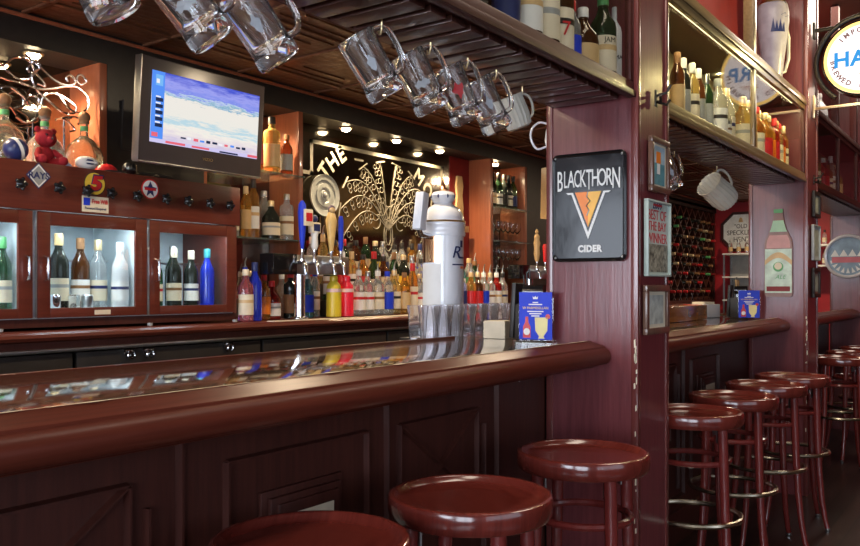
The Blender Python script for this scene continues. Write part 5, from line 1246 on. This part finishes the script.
# ------------------------------------------------------------------ far end of the bar
bm = N(); LX0, LX1, LZ0, LZ1 = 9.6, 11.9, 1.10, 2.37
box(bm, LX0, LX1, 3.79, 3.838, LZ0, LZ1)
t = T('wine_lattice', 'dark diamond lattice wine rack covering the far wall', 'wine rack', ((LX0+LX1)/2, 3.8, LZ0))
t.part('backboard', bm, BLACK)
bm = N(); y0, y1 = 3.56, 3.789
def slat(xa, za, xb, zb):
    a = Vector((xa, 0, za)); b = Vector((xb, 0, zb)); d = (b-a).normalized(); n = Vector((-d.z, 0, d.x))*.009
    q = [a-n, b-n, b+n, a+n]; A = [bm.verts.new((p.x, y0, p.z)) for p in q]; B = [bm.verts.new((p.x, y1, p.z)) for p in q]
    for i in range(4): bm.faces.new((A[i], A[(i+1) % 4], B[(i+1) % 4], B[i]))
    bm.faces.new(A[::-1]); bm.faces.new(B)
P = .235; H = LZ1-LZ0
k = LX0-H
while k < LX1:
    for sgn in (1, -1):
        if sgn > 0: xa, za, xb, zb = k, LZ0, k+H, LZ1
        else: xa, za, xb, zb = k, LZ1, k+H, LZ0
        if xb <= LX0 or xa >= LX1: continue
        if xa < LX0: za += sgn*(LX0-xa); xa = LX0
        if xb > LX1: zb -= sgn*(xb-LX1); xb = LX1
        slat(xa, za, xb, zb)
    k += P
t.part('lattice', bm, W_SLAT)
t.part('frame', join(join(box(N(), LX0-.03, LX0-.001, 3.55, 3.838, LZ0, LZ1), box(N(), LX1+.001, LX1+.03, 3.55, 3.838, LZ0, LZ1)), join(box(N(), LX0, LX1, 3.55, 3.838, LZ0-.03, LZ0-.001), box(N(), LX0, LX1, 3.55, 3.838, LZ1+.001, LZ1+.03))), W_PANEL)
wb = mesh('wine_bottle', lathe(N(), PROF['wine'], 12), G['dark'])
caps = [mesh('cap', lathe(N(), [(.019, .25), (.019, .304), (.015, .308)], 10), m) for m in (RED, GOLD, DKRED, DKRED, L['brown'], GREEN, BLACK)]
rr = random.Random(9); rotL = Matrix.Rotation(PI/2, 4, 'X')
nrow = 0
n_ = -20
cells = []
for i in range(60):
    for j in range(60):
        # diamond centres of the two slat families
        x = LX0+(P*(i+j-29)-H)/2; z = LZ0+P*(j-i)/2+H/2
        if LX0+.15 < x < LX1-.12 and LZ0+.12 < z < LZ1-.1: cells.append((x, z))
for x, z in cells:
    if rr.random() < .80:
        for dx in (0,):
            o = bpy.data.objects.new('wine_bottle', wb); COL.objects.link(o); o.rotation_euler = (PI/2, 0, 0); o.location = (x, 3.775, z-.050)
            tag(o, 'dark wine bottle lying neck outward in the far diamond lattice rack', 'wine bottle', 'wine bottles lying in the lattice rack')
            c = bpy.data.objects.new('cap', rr.choice(caps)); COL.objects.link(c); c.parent = o
# octagon pub sign on the red end wall
t = T('octagon_pub_sign', 'white octagonal OLD SPECKLED HEN sign with dark rim on the red end wall', 'sign', (XR, 3.20, 2.06))
f = FX(XR-.001, 3.20, 2.06); oc = [(.30*math.cos(math.radians(22.5+45*i)), .30*math.sin(math.radians(22.5+45*i))) for i in range(8)]
t.part('frame', flat(N(), oc, f, 0, .03), W_PANEL); t.part('face', flat(N(), [(x*.86, z*.86) for x, z in oc], f, .03, .036), M('sign white', (.85, .86, .85), .4))
for w, z, s in (('"OLD', .07, .085), ('SPECKLED', -.02, .095), ('HEN"', -.115, .1)): t.part('lettering', textbm(w, s, f @ Matrix.Translation((0, z, .037)), .002, .88), BLACK)
t.part('emblem', flat(N(), [(-.03, 0), (.03, 0), (.02, .05), (0, .07), (-.02, .05)], f @ Matrix.Translation((0, .13, 0)), .036, .039), TAN)
# shelf unit on the end wall
t = T('shelf_unit', 'pale metal shelf unit against the red end wall below the octagonal sign', 'shelf unit', (11.8, 3.1, 0))
for z in (1.10, 1.42, 1.74): t.part('shelf', box(N(), 11.62, 11.99, 2.70, 3.36, z-.02, z, .003), WHITE)
bm = N()
for y in (2.71, 3.33): box(bm, 11.63, 11.65, y, y+.02, 0, 1.74); box(bm, 11.97, 11.99, y, y+.02, 0, 1.74)
t.part('post', bm, STEEL); t.part('backboard', box(N(), 11.985, 11.995, 2.73, 3.33, 1.1, 1.74), GREY)
for i in range(5):
    bottle('condiment_bottle', 'small', 'clear', 'tan', 'silver', 11.74, 2.84+.11*i, 1.74, f'clear shaker bottle, {ORD[i]} on top of the pale shelf unit', group='shakers on the shelf unit')
# red shelf niche seen past the second pillar
for k, z in enumerate((1.56, 1.83)):
    solo('wall_shelf', box(N(), 11.6, 11.995, 1.6, 2.6, z-.02, z), WHITE, ['lower white shelf on the red end wall past the second pillar', 'upper white shelf on the red end wall past the second pillar'][k], 'shelf', (11.8, 2.1, z-.02), 'shelves on the red wall')
    for i in range(4): bottle('shelf_bottle', 'small', ['dark', 'clear', 'red', 'green'][i], 'cream', 'black', 11.75, 1.95+.13*i, z, f'{["dark", "clear", "red", "green"][i]} little bottle on the {["lower", "upper"][k]} white shelf of the red wall', group='bottles on the red wall shelves')
for i, (x, y, m, nm) in enumerate(((7.80, 1.50, 'white', 'white'), (7.70, 1.58, 'orange', 'orange'), (7.62, 1.66, 'white', 'pale'))):
    bottle('sauce_bottle', 'tall', m, 'cream' if i else 'yellow', 'red', x, y, 1.071, f'tall {nm} sauce bottle, {ORD[i]} from the round chrome sign on the far bar', group='sauce bottles on the far bar')
t = T('hanging_screen', 'slim screen hung from the tin ceiling, seen edge on beside the cider pillar', 'screen', (5.35, 2.78, 2.0))
ang = Matrix.Translation((5.35, 2.78, 1.95)) @ Matrix.Rotation(math.radians(37), 4, 'Z') @ Matrix.Rotation(math.radians(-6), 4, 'Y')
t.part('housing', box(N(), -.27, .27, -.02, .02, -.19, .19, .004, mat=ang), L['tan']); t.part('picture', box(N(), -.25, .25, -.0225, -.0205, -.17, .17, mat=ang), emitmat('green screen glow', (.25, .75, .20), .8))
t.part('bracket', join(tube(N(), [(5.35, 2.78, 2.14), (5.35, 2.78, TIN-.014)], .014, 8), box(N(), 5.29, 5.41, 2.74, 2.82, TIN-.024, TIN-.0125)), BLACK)

# ------------------------------------------------------------------ recessed lamps over the back bar
for i, (x, w) in enumerate(((1.45, 'over the curly wine rack, out at the photo edge'), (1.98, 'over the curly wine rack beside the wood partition'), (3.28, 'over the glass shelves, partly behind a hanging mug'), (4.12, 'first over the etched mirror'),
                         (4.665, 'second over the etched mirror'), (5.21, 'third over the etched mirror'), (6.035, 'over the narrow bottle niche'))):
    y = 3.655
    t = T('recessed_lamp', 'small lit recessed lamp ' + w, 'lamp', (x, y, SOFZ), group='recessed lamps over the back bar')
    t.part('trim_ring', tube(N(), [(x+.04*math.cos(2*PI*k/24), y+.04*math.sin(2*PI*k/24), SOFZ-.004) for k in range(24)], .006, 8, closed=True), BRASS)
    t.part('bulb', sph(N(), (x, y, SOFZ-.010), .030, (1, 1, .6)), BULB)
    l = bpy.data.lights.new('recessed_lamp_light', 'SPOT'); l.energy = 55; l.color = (1, .75, .46); l.spot_size = math.radians(150); l.spot_blend = .8; l.shadow_soft_size = .03
    o = bpy.data.objects.new('recessed_lamp_light', l); COL.objects.link(o); o.location = (x, y, SOFZ-.035)

for x in (3.55, 4.75):
    l = bpy.data.lights.new('cabinet_lamp', 'AREA'); l.shape = 'RECTANGLE'; l.size = 1.0; l.size_y = .03; l.energy = 5; l.color = (1, .88, .50)
    o = bpy.data.objects.new('cabinet_lamp', l); COL.objects.link(o); o.location = (x, 1.10, 2.362)
# ------------------------------------------------------------------ light of the room and added fills
def area(name, loc, rot, sx_, sy_, e, col):
    l = bpy.data.lights.new(name, 'AREA'); l.shape = 'RECTANGLE'; l.size = sx_; l.size_y = sy_; l.energy = e; l.color = col
    o = bpy.data.objects.new(name, l); COL.objects.link(o); o.location = loc; o.rotation_euler = rot; return o
area('window_daylight', (XL-.12, -1.42, 1.5), (0, math.radians(-90), 0), 1.75, 2.3, 110, (.80, .88, 1))
area('window_daylight', (XL-.12, 1.93, 1.5), (0, math.radians(-90), 0), 1.75, 3.5, 215, (.80, .88, 1))
for x in (0.9, 2.2, 3.9, 6.6, 9.5):
    t = T('ceiling_fill', f'added fill over the bar stools, out of view at {x:.0f} metres down the room', 'lamp', (x, -.4, 3.299)) if False else None
    area('stool_fill', (x, .92, 3.28), (0, 0, 0), 1.0, .9, 24, (1, .84, .68))  # fill added above the stools, no fixture is there
for x in (.9, 2.9, 4.9, 7.5, 10.6): area('aisle_fill', (x, 2.3, TIN-.02), (0, 0, 0), .12, .12, 28 if x > 10 else 16, (1, .78, .52))  # unseen fills added under the tin ceiling to brighten the back bar
for x in (4.0, 7.0): pass
area('window_daylight', (.5, YF-.12, 1.7), (math.radians(90), 0, 0), 4.1, 1.7, 16, (.82, .89, 1))  # weak front fill, shining in through the added window
w = bpy.data.worlds.new('World'); S.world = w; w.use_nodes = True
bg = w.node_tree.nodes['Background']; bg.inputs[0].default_value = (.72, .83, 1, 1); bg.inputs[1].default_value = 1.2

# ------------------------------------------------------------------ camera
cam = bpy.data.cameras.new('camera'); cam.sensor_width = 36; cam.lens = 820/860*36; cam.shift_y = 15/860; cam.clip_start = .02
co = bpy.data.objects.new('camera', cam); COL.objects.link(co); co.location = (0, 0, EYE)
co.rotation_euler = (PI/2, 0, -(PI/2-math.atan2(590, 820)))
S.camera = co
S.view_settings.view_transform = 'Standard'; S.view_settings.look = 'None'; S.view_settings.gamma = 1; S.view_settings.exposure = 0.12
S.view_settings.use_curve_mapping = False
